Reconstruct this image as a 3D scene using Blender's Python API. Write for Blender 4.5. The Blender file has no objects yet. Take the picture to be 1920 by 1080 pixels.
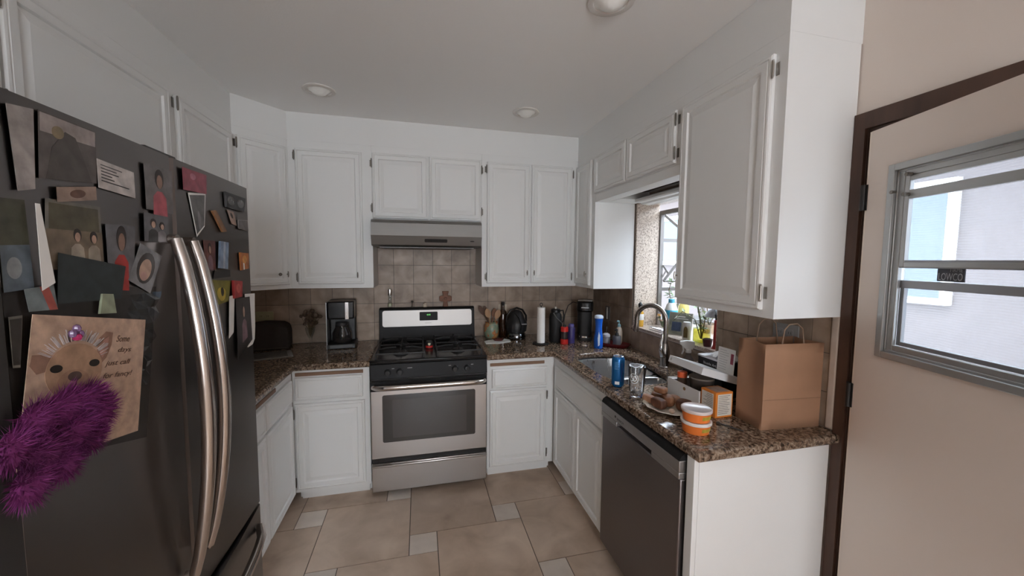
import bpy, bmesh, math, random
from mathutils import Vector, Matrix
random.seed(7)
PI = math.pi
COL = bpy.context.scene.collection
CT = .914                                       # worktop height

# ------------------------------------------------------------ materials
MATS = {}
def newmat(name):
    m = bpy.data.materials.new(name); m.use_nodes = True
    MATS[name] = m
    return m, m.node_tree.nodes, m.node_tree.links, m.node_tree.nodes['Principled BSDF']
def M(name, col=(.8,.8,.8), rough=.5, metal=0, spec=.5, trans=0, ior=1.45, alpha=1, emit=None, es=0, coat=0, bump=0, bscale=200, var=0, vscale=6):
    if name in MATS: return MATS[name]
    m, N, L, p = newmat(name)
    p.inputs['Base Color'].default_value = (*col, 1)
    p.inputs['Roughness'].default_value = rough
    p.inputs['Metallic'].default_value = metal
    p.inputs['Specular IOR Level'].default_value = spec
    p.inputs['Transmission Weight'].default_value = trans
    p.inputs['IOR'].default_value = ior
    p.inputs['Alpha'].default_value = alpha
    p.inputs['Coat Weight'].default_value = coat
    if emit:
        p.inputs['Emission Color'].default_value = (*emit, 1); p.inputs['Emission Strength'].default_value = es
    if bump or var:
        tc = N.new('ShaderNodeTexCoord')
    if bump:
        n = N.new('ShaderNodeTexNoise'); n.inputs['Scale'].default_value = bscale
        L.new(tc.outputs['Object'], n.inputs['Vector'])
        b = N.new('ShaderNodeBump'); b.inputs['Strength'].default_value = bump; b.inputs['Distance'].default_value = .002
        L.new(n.outputs['Fac'], b.inputs['Height']); L.new(b.outputs['Normal'], p.inputs['Normal'])
    if var:
        n = N.new('ShaderNodeTexNoise'); n.inputs['Scale'].default_value = vscale; n.inputs['Detail'].default_value = 5
        L.new(tc.outputs['Object'], n.inputs['Vector'])
        r = N.new('ShaderNodeValToRGB')
        r.color_ramp.elements[0].position = .3; r.color_ramp.elements[1].position = .72
        r.color_ramp.elements[0].color = tuple(max(0, c*(1-var)) for c in col) + (1,)
        r.color_ramp.elements[1].color = tuple(min(1, c*(1+var)) for c in col) + (1,)
        L.new(n.outputs['Fac'], r.inputs['Fac']); L.new(r.outputs['Color'], p.inputs['Base Color'])
    return m
def ramp_mat(name, scale, stops, rough=.5, detail=8, dist=0, extra=None, island=0, bump=0, spec=.5, stretch=(1,1,1), metal=0):
    """noise driven colour ramp, optional speckle layer and per-piece brightness change"""
    m, N, L, p = newmat(name)
    tc = N.new('ShaderNodeTexCoord'); mp = N.new('ShaderNodeMapping'); mp.inputs['Scale'].default_value = stretch
    L.new(tc.outputs['Object'], mp.inputs['Vector'])
    n = N.new('ShaderNodeTexNoise'); n.inputs['Scale'].default_value = scale; n.inputs['Detail'].default_value = detail
    n.inputs['Distortion'].default_value = dist; L.new(mp.outputs['Vector'], n.inputs['Vector'])
    r = N.new('ShaderNodeValToRGB'); e = r.color_ramp.elements
    while len(e) < len(stops): e.new(.5)
    for k, (pos, c) in enumerate(stops): e[k].position = pos; e[k].color = (*c, 1)
    L.new(n.outputs['Fac'], r.inputs['Fac']); out = r.outputs['Color']
    if extra:
        sc, thr, c2, amt = extra
        v = N.new('ShaderNodeTexNoise'); v.inputs['Scale'].default_value = sc; v.inputs['Detail'].default_value = 3
        L.new(mp.outputs['Vector'], v.inputs['Vector'])
        q = N.new('ShaderNodeValToRGB'); q.color_ramp.elements[0].position = thr; q.color_ramp.elements[1].position = thr+.06
        q.color_ramp.elements[0].color = (0,0,0,1); q.color_ramp.elements[1].color = (amt,amt,amt,1)
        L.new(v.outputs['Fac'], q.inputs['Fac'])
        mx = N.new('ShaderNodeMixRGB'); mx.inputs['Color2'].default_value = (*c2, 1)
        L.new(q.outputs['Color'], mx.inputs['Fac']); L.new(out, mx.inputs['Color1']); out = mx.outputs['Color']
    if island:
        g = N.new('ShaderNodeNewGeometry'); mr = N.new('ShaderNodeMapRange')
        mr.inputs['To Min'].default_value = 1-island; mr.inputs['To Max'].default_value = 1+island
        L.new(g.outputs['Random Per Island'], mr.inputs['Value'])
        mx = N.new('ShaderNodeVectorMath'); mx.operation = 'SCALE'
        L.new(out, mx.inputs[0]); L.new(mr.outputs['Result'], mx.inputs['Scale']); out = mx.outputs['Vector']
    L.new(out, p.inputs['Base Color'])
    p.inputs['Roughness'].default_value = rough; p.inputs['Specular IOR Level'].default_value = spec; p.inputs['Metallic'].default_value = metal
    if bump:
        b = N.new('ShaderNodeBump'); b.inputs['Strength'].default_value = bump; b.inputs['Distance'].default_value = .003
        L.new(n.outputs['Fac'], b.inputs['Height']); L.new(b.outputs['Normal'], p.inputs['Normal'])
    return m
def brushed(name, col, rough, stretch, var=.12, bs=.04):
    m, N, L, p = newmat(name)
    tc = N.new('ShaderNodeTexCoord'); mp = N.new('ShaderNodeMapping'); mp.inputs['Scale'].default_value = stretch
    n = N.new('ShaderNodeTexNoise'); n.inputs['Scale'].default_value = 1; n.inputs['Detail'].default_value = 4
    L.new(tc.outputs['Object'], mp.inputs['Vector']); L.new(mp.outputs['Vector'], n.inputs['Vector'])
    mr = N.new('ShaderNodeMapRange'); mr.inputs['To Min'].default_value = rough*(1-var); mr.inputs['To Max'].default_value = rough*(1+var)
    L.new(n.outputs['Fac'], mr.inputs['Value']); L.new(mr.outputs['Result'], p.inputs['Roughness'])
    p.inputs['Base Color'].default_value = (*col, 1); p.inputs['Metallic'].default_value = 1
    b = N.new('ShaderNodeBump'); b.inputs['Strength'].default_value = bs; b.inputs['Distance'].default_value = .001
    L.new(n.outputs['Fac'], b.inputs['Height']); L.new(b.outputs['Normal'], p.inputs['Normal'])
    return m

WHITE = M('white_cabinet_paint', (.76,.765,.755), .42)
WALLP = M('wall_paint', (.68,.60,.54), .75, bump=.12, bscale=160)
CEIL = M('ceiling_paint', (.88,.875,.865), .9, bump=.25, bscale=120)
DOORP = M('door_paint', (.74,.655,.595), .45)
BROWN = ramp_mat('brown_stained_wood', 3, [(.3,(.045,.022,.014)),(.7,(.085,.045,.03))], .45, stretch=(6,6,.6))
WOOD = ramp_mat('bare_wood', 4, [(.3,(.16,.085,.05)),(.7,(.26,.15,.09))], .55, stretch=(1,1,8))
GRANITE = ramp_mat('brown_granite', 85, [(.34,(.022,.015,.011)),(.45,(.11,.070,.045)),(.55,(.235,.165,.115)),(.70,(.37,.295,.23))], .10,
                   detail=6, dist=.6, extra=(60,.58,(.10,.05,.03),.6))
GRANITE2 = ramp_mat('pale_granite', 95, [(.34,(.22,.18,.15)),(.43,(.42,.34,.28)),(.52,(.58,.49,.41)),(.7,(.68,.60,.52))], .3, detail=6, dist=.8)
TILE = ramp_mat('stone_wall_tile', 9, [(.3,(.235,.17,.125)),(.5,(.34,.255,.19)),(.72,(.45,.345,.265))], .42, detail=10, dist=.4, island=.14, bump=.15)
GROUT = M('grout', (.10,.085,.075), .9)
FT = ramp_mat('floor_tile', 5, [(.3,(.42,.315,.235)),(.5,(.54,.41,.315)),(.72,(.66,.52,.41))], .38, detail=10, dist=.5, island=.10, bump=.12)
FTP = ramp_mat('small_floor_tile', 9, [(.3,(.62,.53,.46)),(.7,(.74,.65,.57))], .4, detail=8, island=.12, bump=.1)
FGROUT = M('floor_grout', (.14,.11,.09), .9)
STEEL = brushed('brushed_steel', (.50,.475,.46), .30, (2,2,220))
FRIDGE = brushed('refrigerator_steel', (.17,.157,.152), .30, (3,3,160), .06, .004)
HANDLE = brushed('handle_steel', (.55,.50,.47), .22, (300,300,3))
DWS = brushed('dishwasher_steel', (.22,.20,.205), .34, (2,2,220))
SINKM = brushed('sink_steel', (.62,.62,.62), .28, (60,60,3))
CHROME = M('chrome', (.75,.75,.76), .12, 1)
NICKEL = M('brushed_nickel', (.34,.31,.29), .26, 1)
HOODM = brushed('hood_steel', (.26,.25,.24), .55, (2,2,220))
HINGE = M('hinge_metal', (.20,.185,.165), .4, .8)
BLACK = M('black_enamel', (.010,.010,.011), .22)
BLKS = M('black_satin_enamel', (.012,.012,.013), .5, spec=.25)
BLKP = M('black_plastic', (.014,.014,.015), .4)
IRON = M('cast_iron', (.02,.02,.021), .55)
DGREY = M('dark_grey_metal', (.055,.053,.052), .5)
OVENG = M('oven_glass', (.035,.030,.027), .08, spec=.8)
ALU = M('window_aluminium', (.42,.43,.43), .38, .7)
ALUD = M('garden_window_frame', (.25,.235,.225), .5, .3)
WPLAS = M('white_plastic', (.78,.78,.76), .35)
PAPER = M('white_paper', (.80,.79,.77), .8)
RED = M('red_plastic', (.55,.025,.02), .3)
INK = M('dark_ink', (.05,.05,.055), .6)
def glass(name, col=(1,1,1), rough=0.0, fac=.10):
    if name in MATS: return MATS[name]
    m = bpy.data.materials.new(name); m.use_nodes = True; MATS[name] = m
    N, L = m.node_tree.nodes, m.node_tree.links
    N.clear(); o = N.new('ShaderNodeOutputMaterial'); t = N.new('ShaderNodeBsdfTransparent'); g = N.new('ShaderNodeBsdfGlossy')
    t.inputs['Color'].default_value = (*col, 1); g.inputs['Roughness'].default_value = rough
    f = N.new('ShaderNodeFresnel'); f.inputs['IOR'].default_value = 1.45
    ge = N.new('ShaderNodeNewGeometry'); mm = N.new('ShaderNodeMath'); mm.operation = 'MULTIPLY'; iv = N.new('ShaderNodeMath'); iv.operation = 'SUBTRACT'
    iv.inputs[0].default_value = 1; L.new(ge.outputs['Backfacing'], iv.inputs[1]); L.new(iv.outputs[0], mm.inputs[0]); L.new(f.outputs[0], mm.inputs[1])
    mx = N.new('ShaderNodeMixShader'); L.new(mm.outputs[0], mx.inputs[0]); L.new(t.outputs[0], mx.inputs[1]); L.new(g.outputs[0], mx.inputs[2])
    L.new(mx.outputs[0], o.inputs['Surface']); return m
PANE = glass('window_pane', (.96,.98,1))
CLEAR = glass('clear_glass', (.93,.95,.95))
LIQ = glass('yellow_liquid', (.86,.80,.30))
BOTG = M('brown_bottle_glass', (.03,.012,.005), .08, spec=.8)
def screen_mat():
    m = bpy.data.materials.new('insect_screen'); m.use_nodes = True; MATS['insect_screen'] = m
    N, L = m.node_tree.nodes, m.node_tree.links; N.clear()
    o = N.new('ShaderNodeOutputMaterial'); t = N.new('ShaderNodeBsdfTransparent'); d = N.new('ShaderNodeBsdfDiffuse')
    tl = N.new('ShaderNodeBsdfTranslucent'); ad = N.new('ShaderNodeMixShader')
    d.inputs['Color'].default_value = (.6,.6,.62,1); tl.inputs['Color'].default_value = (.7,.7,.72,1)
    L.new(d.outputs[0], ad.inputs[1]); L.new(tl.outputs[0], ad.inputs[2])
    tc = N.new('ShaderNodeTexCoord'); mp = N.new('ShaderNodeMapping'); mp.inputs['Scale'].default_value = (1,1,1)
    L.new(tc.outputs['Object'], mp.inputs['Vector'])
    w = N.new('ShaderNodeTexWave'); w.wave_type = 'BANDS'; w.bands_direction = 'Z'; w.inputs['Scale'].default_value = 42
    w.inputs['Distortion'].default_value = 3.5; w.inputs['Detail'].default_value = 1; w.inputs['Detail Scale'].default_value = .35
    L.new(mp.outputs['Vector'], w.inputs['Vector'])
    mr = N.new('ShaderNodeMapRange'); mr.inputs['To Min'].default_value = .10; mr.inputs['To Max'].default_value = .34
    L.new(w.outputs['Fac'], mr.inputs['Value'])
    mx = N.new('ShaderNodeMixShader'); L.new(mr.outputs[0], mx.inputs[0]); L.new(t.outputs[0], mx.inputs[1]); L.new(ad.outputs[0], mx.inputs[2])
    L.new(mx.outputs[0], o.inputs['Surface']); return m
SCREEN = screen_mat()

# ------------------------------------------------------------ mesh helpers
class B:
    def __init__(s): s.bm = bmesh.new(); s.mi = 0; s.M = Matrix()
    def _v(s, p): return s.bm.verts.new(s.M @ Vector(p))
    def _f(s, vs):
        try: f = s.bm.faces.new(vs); f.material_index = s.mi; return f
        except ValueError: return None
    def box(s, x0, x1, y0, y1, z0, z1, mi=None):
        if mi is not None: s.mi = mi
        v = [s._v((x,y,z)) for z in (z0,z1) for x,y in ((x0,y0),(x1,y0),(x1,y1),(x0,y1))]
        for q in ((3,2,1,0),(4,5,6,7),(0,1,5,4),(1,2,6,5),(2,3,7,6),(3,0,4,7)): s._f([v[i] for i in q])
        return s
    def poly(s, pts, mi=None):
        if mi is not None: s.mi = mi
        s._f([s._v(p) for p in pts]); return s
    def prism(s, pts, axis, a, b, mi=None):
        """pts 2D outline, extruded on axis from a to b"""
        if mi is not None: s.mi = mi
        def P(p, t):
            return {'x':(t,p[0],p[1]), 'y':(p[0],t,p[1]), 'z':(p[0],p[1],t)}[axis]
        A = [s._v(P(p,a)) for p in pts]; C = [s._v(P(p,b)) for p in pts]; n = len(pts)
        s._f(A[::-1]); s._f(C)
        for i in range(n): s._f([A[i],A[(i+1)%n],C[(i+1)%n],C[i]])
        return s
    def lathe(s, prof, c=(0,0,0), seg=28, mi=None, axis='z', sx=1, sy=1):
        if mi is not None: s.mi = mi
        rings = []
        for r, h in prof:
            if r < 1e-6: rings.append([s._v(s._ax((0,0,h), c, axis))]); continue
            rings.append([s._v(s._ax((r*sx*math.cos(2*PI*k/seg), r*sy*math.sin(2*PI*k/seg), h), c, axis)) for k in range(seg)])
        for a, b in zip(rings, rings[1:]):
            for k in range(seg):
                k2 = (k+1) % seg
                if len(a) == 1 and len(b) == 1: continue
                if len(a) == 1: s._f([a[0], b[k2], b[k]])
                elif len(b) == 1: s._f([a[k], a[k2], b[0]])
                else: s._f([a[k], a[k2], b[k2], b[k]])
        return s
    def _ax(s, p, c, axis):
        x, y, z = p
        if axis == 'x': x, y, z = z, x, y
        elif axis == 'y': x, y, z = x, z, y
        return (x+c[0], y+c[1], z+c[2])
    def cyl(s, r, z0, z1, c=(0,0,0), seg=24, mi=None, axis='z', r2=None):
        return s.lathe([(0,z0),(r,z0),(r if r2 is None else r2,z1),(0,z1)], c, seg, mi, axis)
    def tube(s, pts, r, seg=10, mi=None, closed=False, flat=1):
        if mi is not None: s.mi = mi
        pts = [Vector(p) for p in pts]; n = len(pts); rs = r if isinstance(r, (list,tuple)) else [r]*n
        rings = []; up = None
        for i, p in enumerate(pts):
            if closed: d = pts[(i+1)%n] - pts[i-1]
            else: d = pts[min(i+1,n-1)] - pts[max(i-1,0)]
            d.normalize()
            if up is None:
                up = Vector((0,0,1)) if abs(d.z) < .9 else Vector((0,1,0))
            up = (up - d*up.dot(d)).normalized(); sd = d.cross(up)
            rings.append([s._v(p + sd*math.cos(2*PI*k/seg)*rs[i] + up*math.sin(2*PI*k/seg)*rs[i]*flat) for k in range(seg)])
        m = n if closed else n-1
        for i in range(m):
            a, b = rings[i], rings[(i+1)%n]
            for k in range(seg): s._f([a[k], a[(k+1)%seg], b[(k+1)%seg], b[k]])
        if not closed: s._f(rings[0][::-1]); s._f(rings[-1])
        return s
    def ball(s, c, r, sx=1, sy=1, sz=1, seg=14, mi=None, jitter=0):
        if mi is not None: s.mi = mi
        rings = []
        for i in range(1, seg//2):
            t = PI*i/(seg//2)
            rings.append([s._v((c[0]+r*sx*math.sin(t)*math.cos(2*PI*k/seg)*(1+random.uniform(-jitter,jitter)),
                                c[1]+r*sy*math.sin(t)*math.sin(2*PI*k/seg)*(1+random.uniform(-jitter,jitter)),
                                c[2]+r*sz*math.cos(t))) for k in range(seg)])
        T = s._v((c[0],c[1],c[2]+r*sz)); D = s._v((c[0],c[1],c[2]-r*sz))
        for k in range(seg): s._f([T, rings[0][k], rings[0][(k+1)%seg]]); s._f([D, rings[-1][(k+1)%seg], rings[-1][k]])
        for a, b in zip(rings, rings[1:]):
            for k in range(seg): s._f([a[k], b[k], b[(k+1)%seg], a[(k+1)%seg]])
        return s
    def build(s, name, mats, parent=None, bevel=0, smooth=True, sub=0, loc=None, rz=0, seg=2):
        bmesh.ops.recalc_face_normals(s.bm, faces=s.bm.faces)
        me = bpy.data.meshes.new(name); s.bm.to_mesh(me); s.bm.free()
        for m in (mats if isinstance(mats, (list,tuple)) else [mats]): me.materials.append(m)
        if smooth:
            me.polygons.foreach_set('use_smooth', [True]*len(me.polygons)); me.set_sharp_from_angle(angle=math.radians(38))
        o = bpy.data.objects.new(name, me); COL.objects.link(o)
        if parent: o.parent = parent
        if loc: o.location = loc
        o.rotation_euler.z = rz
        if bevel:
            b = o.modifiers.new('bevel', 'BEVEL'); b.width = bevel; b.segments = seg; b.limit_method = 'ANGLE'; b.angle_limit = math.radians(40)
        if sub:
            d = o.modifiers.new('sub', 'SUBSURF'); d.levels = sub; d.render_levels = sub
        return o
def tag(o, label=None, cat=None, group=None, kind=None):
    if label: o['label'] = label
    if cat: o['category'] = cat
    if group: o['group'] = group
    if kind: o['kind'] = kind
    return o
def thing(name, label, cat, loc=(0,0,0), rz=0, group=None):
    o = bpy.data.objects.new(name, None); COL.objects.link(o); o.location = loc; o.rotation_euler.z = rz; o.empty_display_size = .05
    return tag(o, label, cat, group)
def struct(o): o['kind'] = 'structure'; return o
def text(s, w, h, mat, parent, mtx, name='lettering', ext=.0004, shear=0, label=None):
    """flat raised lettering fitted in a w x h box, centred on mtx (x right, y up, z out)"""
    cu = bpy.data.curves.new(name, 'FONT'); cu.body = s; cu.align_x = 'CENTER'; cu.align_y = 'CENTER'; cu.extrude = .02; cu.shear = shear
    cu.resolution_u = 3
    t = bpy.data.objects.new(name, cu); COL.objects.link(t)
    dg = bpy.context.evaluated_depsgraph_get(); dg.update()
    me = bpy.data.meshes.new_from_object(t.evaluated_get(dg)); bpy.data.objects.remove(t)
    xs = [v.co.x for v in me.vertices]; ys = [v.co.y for v in me.vertices]
    cx, cy = (max(xs)+min(xs))/2, (max(ys)+min(ys))/2
    sx, sy = w/(max(xs)-min(xs)), h/(max(ys)-min(ys))
    for v in me.vertices: v.co = mtx @ Vector(((v.co.x-cx)*sx, (v.co.y-cy)*sy, (v.co.z+.02)/.04*ext))
    me.materials.clear(); me.materials.append(mat)
    o = bpy.data.objects.new(name, me); COL.objects.link(o); o.parent = parent
    if label: o['label'] = label
    return o
def frame(o, xdir, ydir):
    x = Vector(xdir).normalized(); y = Vector(ydir).normalized(); z = x.cross(y)
    m = Matrix((x, y, z)).transposed().to_4x4(); m.translation = Vector(o); return m
def one(b, name, label, cat, mats, loc=(0,0,0), rz=0, group=None, **k):
    return tag(b.build(name, mats, None, loc=loc, rz=rz, **k), label, cat, group)

# ------------------------------------------------------------ room shell
H = 2.545; LW = -2.97; RY = -6.6
struct(B().box(LW-.12, .17, .0, .15, -.02, H).build('wall_back', WALLP))
struct(B().box(LW-.15, LW, RY, 0, -.02, H).build('wall_left', WALLP))
b = B().box(LW-.15, .2, RY-.6, .15, H, H+.15)
struct(b.build('ceiling', CEIL))
WY0, WY1, WZ0, WZ1 = -.66, -1.505, 1.065, 2.0       # kitchen window opening
DY0, DY1, DZ = -2.155, -3.0, 2.05                   # door opening
b = B()
b.box(0, .17, WY0, 0, -.02, H); b.box(0, .17, DY0, WY1, -.02, H); b.box(0, .17, WY1, WY0, -.02, WZ0); b.box(0, .17, WY1, WY0, WZ1, H)
b.box(0, .17, DY1, DY0, DZ, H); b.box(0, .17, RY, DY1, -.02, H)
struct(b.build('wall_right', WALLP))
b = B(); b.box(LW-.15, -2.2, RY-.15, RY, -.02, H); b.box(-.7, .17, RY-.15, RY, -.02, H); b.box(-2.2, -.7, RY-.15, RY, 2.2, H); b.box(-2.2, -.7, RY-.15, RY, -.02, .9)
struct(b.build('wall_front', WALLP))
b = B(); b.box(-2.2, -2.14, RY-.1, RY-.04, .9, 2.2); b.box(-.76, -.7, RY-.1, RY-.04, .9, 2.2); b.box(-1.47, -1.43, RY-.1, RY-.04, .96, 2.14)
b.box(-2.14, -.76, RY-.1, RY-.04, 2.14, 2.2); b.box(-2.14, -.76, RY-.1, RY-.04, .9, .96)
w = struct(b.build('rear_fill_window', ALU))  # unseen rear window, added and sized to let sky light into the room
B().box(-2.14, -.76, RY-.075, RY-.07, .96, 2.14).build('pane', PANE, w)

# floor: hopscotch of large and small stone tiles
fb = B(); fb.box(LW, .0, RY, 0, -.05, -.003, 0)
S = .152; Lg = .503
def clipped(x0, x1, y0, y1, mi):
    g = .0025
    x0 = max(x0+g, LW); x1 = min(x1-g, 0); y0 = max(y0+g, RY); y1 = min(y1-g, 0)
    if x1-x0 > .004 and y1-y0 > .004: fb.box(x0, x1, y0, y1, -.003, 0, mi)
for i in range(-30, 31):
    for j in range(-30, 31):
        x = -2.294 + i*Lg + j*S; y = -.735 + i*S - j*Lg        # top-left corner of the small tile
        if not (LW-.8 < x < .8 and RY-.8 < y < .8): continue
        clipped(x, x+S, y-S, y, 2)
        clipped(x, x+Lg, y, y+Lg, 1)
struct(fb.build('floor', [FGROUT, FT, FTP], smooth=False))

# stone tile splashbacks (back wall and right wall)
def tiles(fr, outer, holes, g0, name):
    """fr(u,v,d)->xyz box; outer=(u0,u1,v0,v1); g0 grid origin"""
    b = B(); P = .1545; g = .0032
    def add(u0, u1, v0, v1, d, mi):
        (ax, ay, az), (bx, by, bz) = fr(u0, v0, 0), fr(u1, v1, d)
        b.box(min(ax,bx), max(ax,bx), min(ay,by), max(ay,by), min(az,bz), max(az,bz), mi)
    cells = [outer]
    for h in holes:
        nc = []
        for c in cells:
            if h[0] >= c[1] or h[1] <= c[0] or h[2] >= c[3] or h[3] <= c[2]: nc.append(c); continue
            if h[0] > c[0]: nc.append((c[0], h[0], c[2], c[3]))
            if h[1] < c[1]: nc.append((h[1], c[1], c[2], c[3]))
            u0, u1 = max(c[0],h[0]), min(c[1],h[1])
            if h[2] > c[2]: nc.append((u0, u1, c[2], h[2]))
            if h[3] < c[3]: nc.append((u0, u1, h[3], c[3]))
        cells = nc
    for c in cells:
        add(c[0], c[1], c[2], c[3], .006, 0)
        for i in range(-25, 25):
            for j in range(-12, 12):
                u0, u1 = max(c[0], g0[0]+i*P), min(c[1], g0[0]+(i+1)*P); v0, v1 = max(c[2], g0[1]+j*P), min(c[3], g0[1]+(j+1)*P)
                if u1-u0 > .008 and v1-v0 > .008: add(u0+g/2, u1-g/2, v0+g/2, v1-g/2, .009, 1)
    return struct(b.build(name, [GROUT, TILE], smooth=False))
tiles(lambda u,v,d: (u, -d-.0002, v), (LW, -.0095, CT+.0005, 1.80), [], (-1.772, 1.366), 'backsplash_back')
tiles(lambda u,v,d: (-d-.0002, u, v), (-2.085, -.0002, CT+.0005, 2.04), [(WY1, WY0, WZ0-.01, WZ1)], (-.62, 1.366), 'backsplash_right')
b = B().box(-.016, -.0002, -2.118, -2.0855, CT+.001, 1.37)
struct(b.build('trim_4', M('bullnose_tile', (.50,.43,.37), .4, var=.12, vscale=12), bevel=.008, seg=3))

# soffit above the wall cabinets, flush with their fronts
UX = -2.424; UL = -2.652; UD = -.558; ZS = 2.36; YE = -2.116
b = B()
pts = [(LW+.0005,-.0005),(LW+.0005,-2.6),(UL,-2.6),(UL,UD),(UX,-.33),(-.33,-.33),(-.33,YE),(-.0005,YE),(-.0005,-.0005)]
vs0 = pts
bm = b.bm
A = [bm.verts.new((x,y,ZS+.0005)) for x,y in pts]; C = [bm.verts.new((x,y,H-.0005)) for x,y in pts]
edges = []
for R_ in (A, C):
    es = [bm.edges.new((R_[i], R_[(i+1)%len(R_)])) for i in range(len(R_))]
    bmesh.ops.triangle_fill(bm, edges=es, use_beauty=True)
for i in range(len(pts)): bm.faces.new((A[i], A[(i+1)%len(pts)], C[(i+1)%len(pts)], C[i]))
struct(b.build('soffit', WHITE, smooth=False))

# ------------------------------------------------------------ cabinets
DOORPROF = [(0,0),(0,.013),(.005,.018),(.012,.019),(.0155,.015),(.019,.019),(.043,.019),(.048,.011),(.054,.011),(.078,.017)]
DRAWPROF = [(0,0),(0,.013),(.005,.018),(.013,.019),(.017,.0145),(.022,.018)]
def panel(b, x0, x1, z0, z1, prof):
    rings = []
    for ins, h in prof:
        rings.append([b._v(p) for p in ((x0+ins,-.0006-h,z0+ins),(x1-ins,-.0006-h,z0+ins),(x1-ins,-.0006-h,z1-ins),(x0+ins,-.0006-h,z1-ins))])
    b._f(rings[0][::-1])
    for a, c in zip(rings, rings[1:]):
        for k in range(4): b._f([a[k], a[(k+1)%4], c[(k+1)%4], c[k]])
    b._f(rings[-1])
def hinge(par, x, z, side, mat=HINGE):
    b = B(); s = 1 if side == 'R' else -1
    b.cyl(.0045, z-.026, z+.026, (x+s*.004, -.018, 0), 10)
    b.box(min(x+s*.004,x+s*.016), max(x+s*.004,x+s*.016), -.0035, -.0008, z-.022, z+.022)
    b.ball((x+s*.004,-.018,z+.029), .004, seg=8); b.ball((x+s*.004,-.018,z-.029), .004, seg=8)
    b.build('hinge', mat, par)
def pull(par, x, z, mat=HINGE):
    b = B(); b.cyl(.0035, -.030, -.018, (x, 0, z), 8, axis='y')
    b.tube([(x,-.032,z-.02),(x,-.034,z-.008),(x,-.034,z+.008),(x,-.032,z+.02)], [.003,.0045,.0045,.003], 8)
    b.build('handle', mat, par)
def knob(par, x, z, mat=HINGE):
    B().lathe([(0,-.018),(.005,-.018),(.005,-.028),(.011,-.032),(.009,-.038),(0,-.040)], (x,0,z), 14, axis='y').build('knob', mat, par)
def cabinet(name, label, rot, ox, oy, w, d, z0, z1, fronts, hm=HINGE, top=True, board=None, toe=False, closed_bottom=True, extra=None):
    t = thing(name, label, 'cabinet', (ox, oy, 0), rot)
    b = B(); th = .018
    b.box(0, th, 0, d, z0, z1); b.box(w-th, w, 0, d, z0, z1); b.box(th, w-th, d-th, d, z0, z1)
    b.box(th, w-th, 0, th, z0, z1)
    if closed_bottom: b.box(th, w-th, th, d-th, z0, z0+th)
    if top: b.box(th, w-th, th, d-th, z1-th, z1)
    if toe: b.box(th, w-th, .07, .09, .001, z0); b.box(.002, .02, .09, d-.02, .001, z0); b.box(w-.02, w-.002, .09, d-.02, .001, z0)
    b.build('body', WHITE, t)
    for f in fronts:
        kind, x0, x1, a, c = f[:5]; opt = f[5] if len(f) > 5 else {}
        pb = B(); panel(pb, x0, x1, a, c, DOORPROF if kind == 'door' else DRAWPROF)
        o = pb.build(kind if kind == 'door' else 'drawer_front', WHITE, t, smooth=False)
        if 'hinge' in opt:
            x = x1 if opt['hinge'] == 'R' else x0
            for z in opt.get('hz', (c-.06, a+.06)): hinge(o, x, z, opt['hinge'], hm)
        if 'pull' in opt: pull(o, opt['pull'][0], opt['pull'][1], hm)
        if 'knob' in opt: knob(o, opt['knob'][0], opt['knob'][1], hm)
    if board:
        x0, x1, z = board
        B().box(x0, x1, -.007, -.0004, z-.011, z+.011).build('cutting_board', WOOD, t, bevel=.002)
    return t
R90 = PI/2
# back wall, upper row (local x runs along the wall, front faces the room)
cabinet('wall_cabinet', 'white single door wall cabinet above the coffee maker, left of the range hood', 0, UX+.001, -.33, (-1.892)-(UX+.001), .32, 1.362, ZS,
        [('door', .046, .468, 1.391, 2.307, {'hinge':'L','hz':(2.26,1.44),'pull':(.43,1.455)})])
cabinet('wall_cabinet', 'low two door white cabinet directly above the range hood', 0, -1.891, -.33, .784, .32, 1.845, ZS,
        [('door', .004, .389, 1.857, 2.312, {'hinge':'L','hz':(2.24,1.93)}), ('door', .397, .778, 1.857, 2.312, {'hinge':'R','hz':(2.24,1.93)})])
cabinet('wall_cabinet', 'tall two door white wall cabinet above the paper towel roll', 0, -1.106, -.33, .7755, .32, 1.362, ZS,
        [('door', .038, .380, 1.388, 2.305, {'hinge':'L','hz':(2.25,1.44),'pull':(.355,1.47)}), ('door', .390, .728, 1.388, 2.305, {'hinge':'R','hz':(2.25,1.44),'pull':(.412,1.47)})])
# diagonal corner cabinet
t = thing('corner_cabinet', 'white diagonal corner wall cabinet with round knob beside the refrigerator', 'cabinet', (UL, UD, 0), PI/4)
wd = .3224
bb = B(); q = math.sqrt(.5)
def loc2(x, y):     # world -> cabinet local
    dx, dy = x-UL, y-UD; return ((dx+dy)*q, (-dx+dy)*q)
outl = [loc2(*p) for p in [(UL,UD),(UX,-.33),(UX,-.012),(LW+.002,-.012),(LW+.002,UD)]]
bb.prism(outl, 'z', 1.362, ZS)
bb.build('body', WHITE, t, smooth=False)
pb = B(); panel(pb, .02, .305, 1.39, 2.307, DOORPROF); o = pb.build('door', WHITE, t, smooth=False)
hinge(o, .02, 2.26, 'L'); hinge(o, .02, 1.44, 'L'); knob(o, .235, 1.462); pull(o, .285, 1.462)
# left wall, upper row
cabinet('wall_cabinet', 'white wall cabinet on the left wall next to the diagonal corner cabinet', R90, UL, -1.1405, .58, .31, 1.362, ZS,
        [('door', .03, .545, 1.39, 2.307, {'hinge':'L','hz':(2.27,1.44)})])
cabinet('wall_cabinet', 'long white cabinet bridging above the refrigerator', R90, UL, -2.60, 1.4585, .31, 1.90, ZS,
        [('door', .03, .72, 1.93, 2.307, {}), ('door', .73, 1.43, 1.93, 2.307, {'hinge':'L','hz':(2.25,1.98)})])
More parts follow.
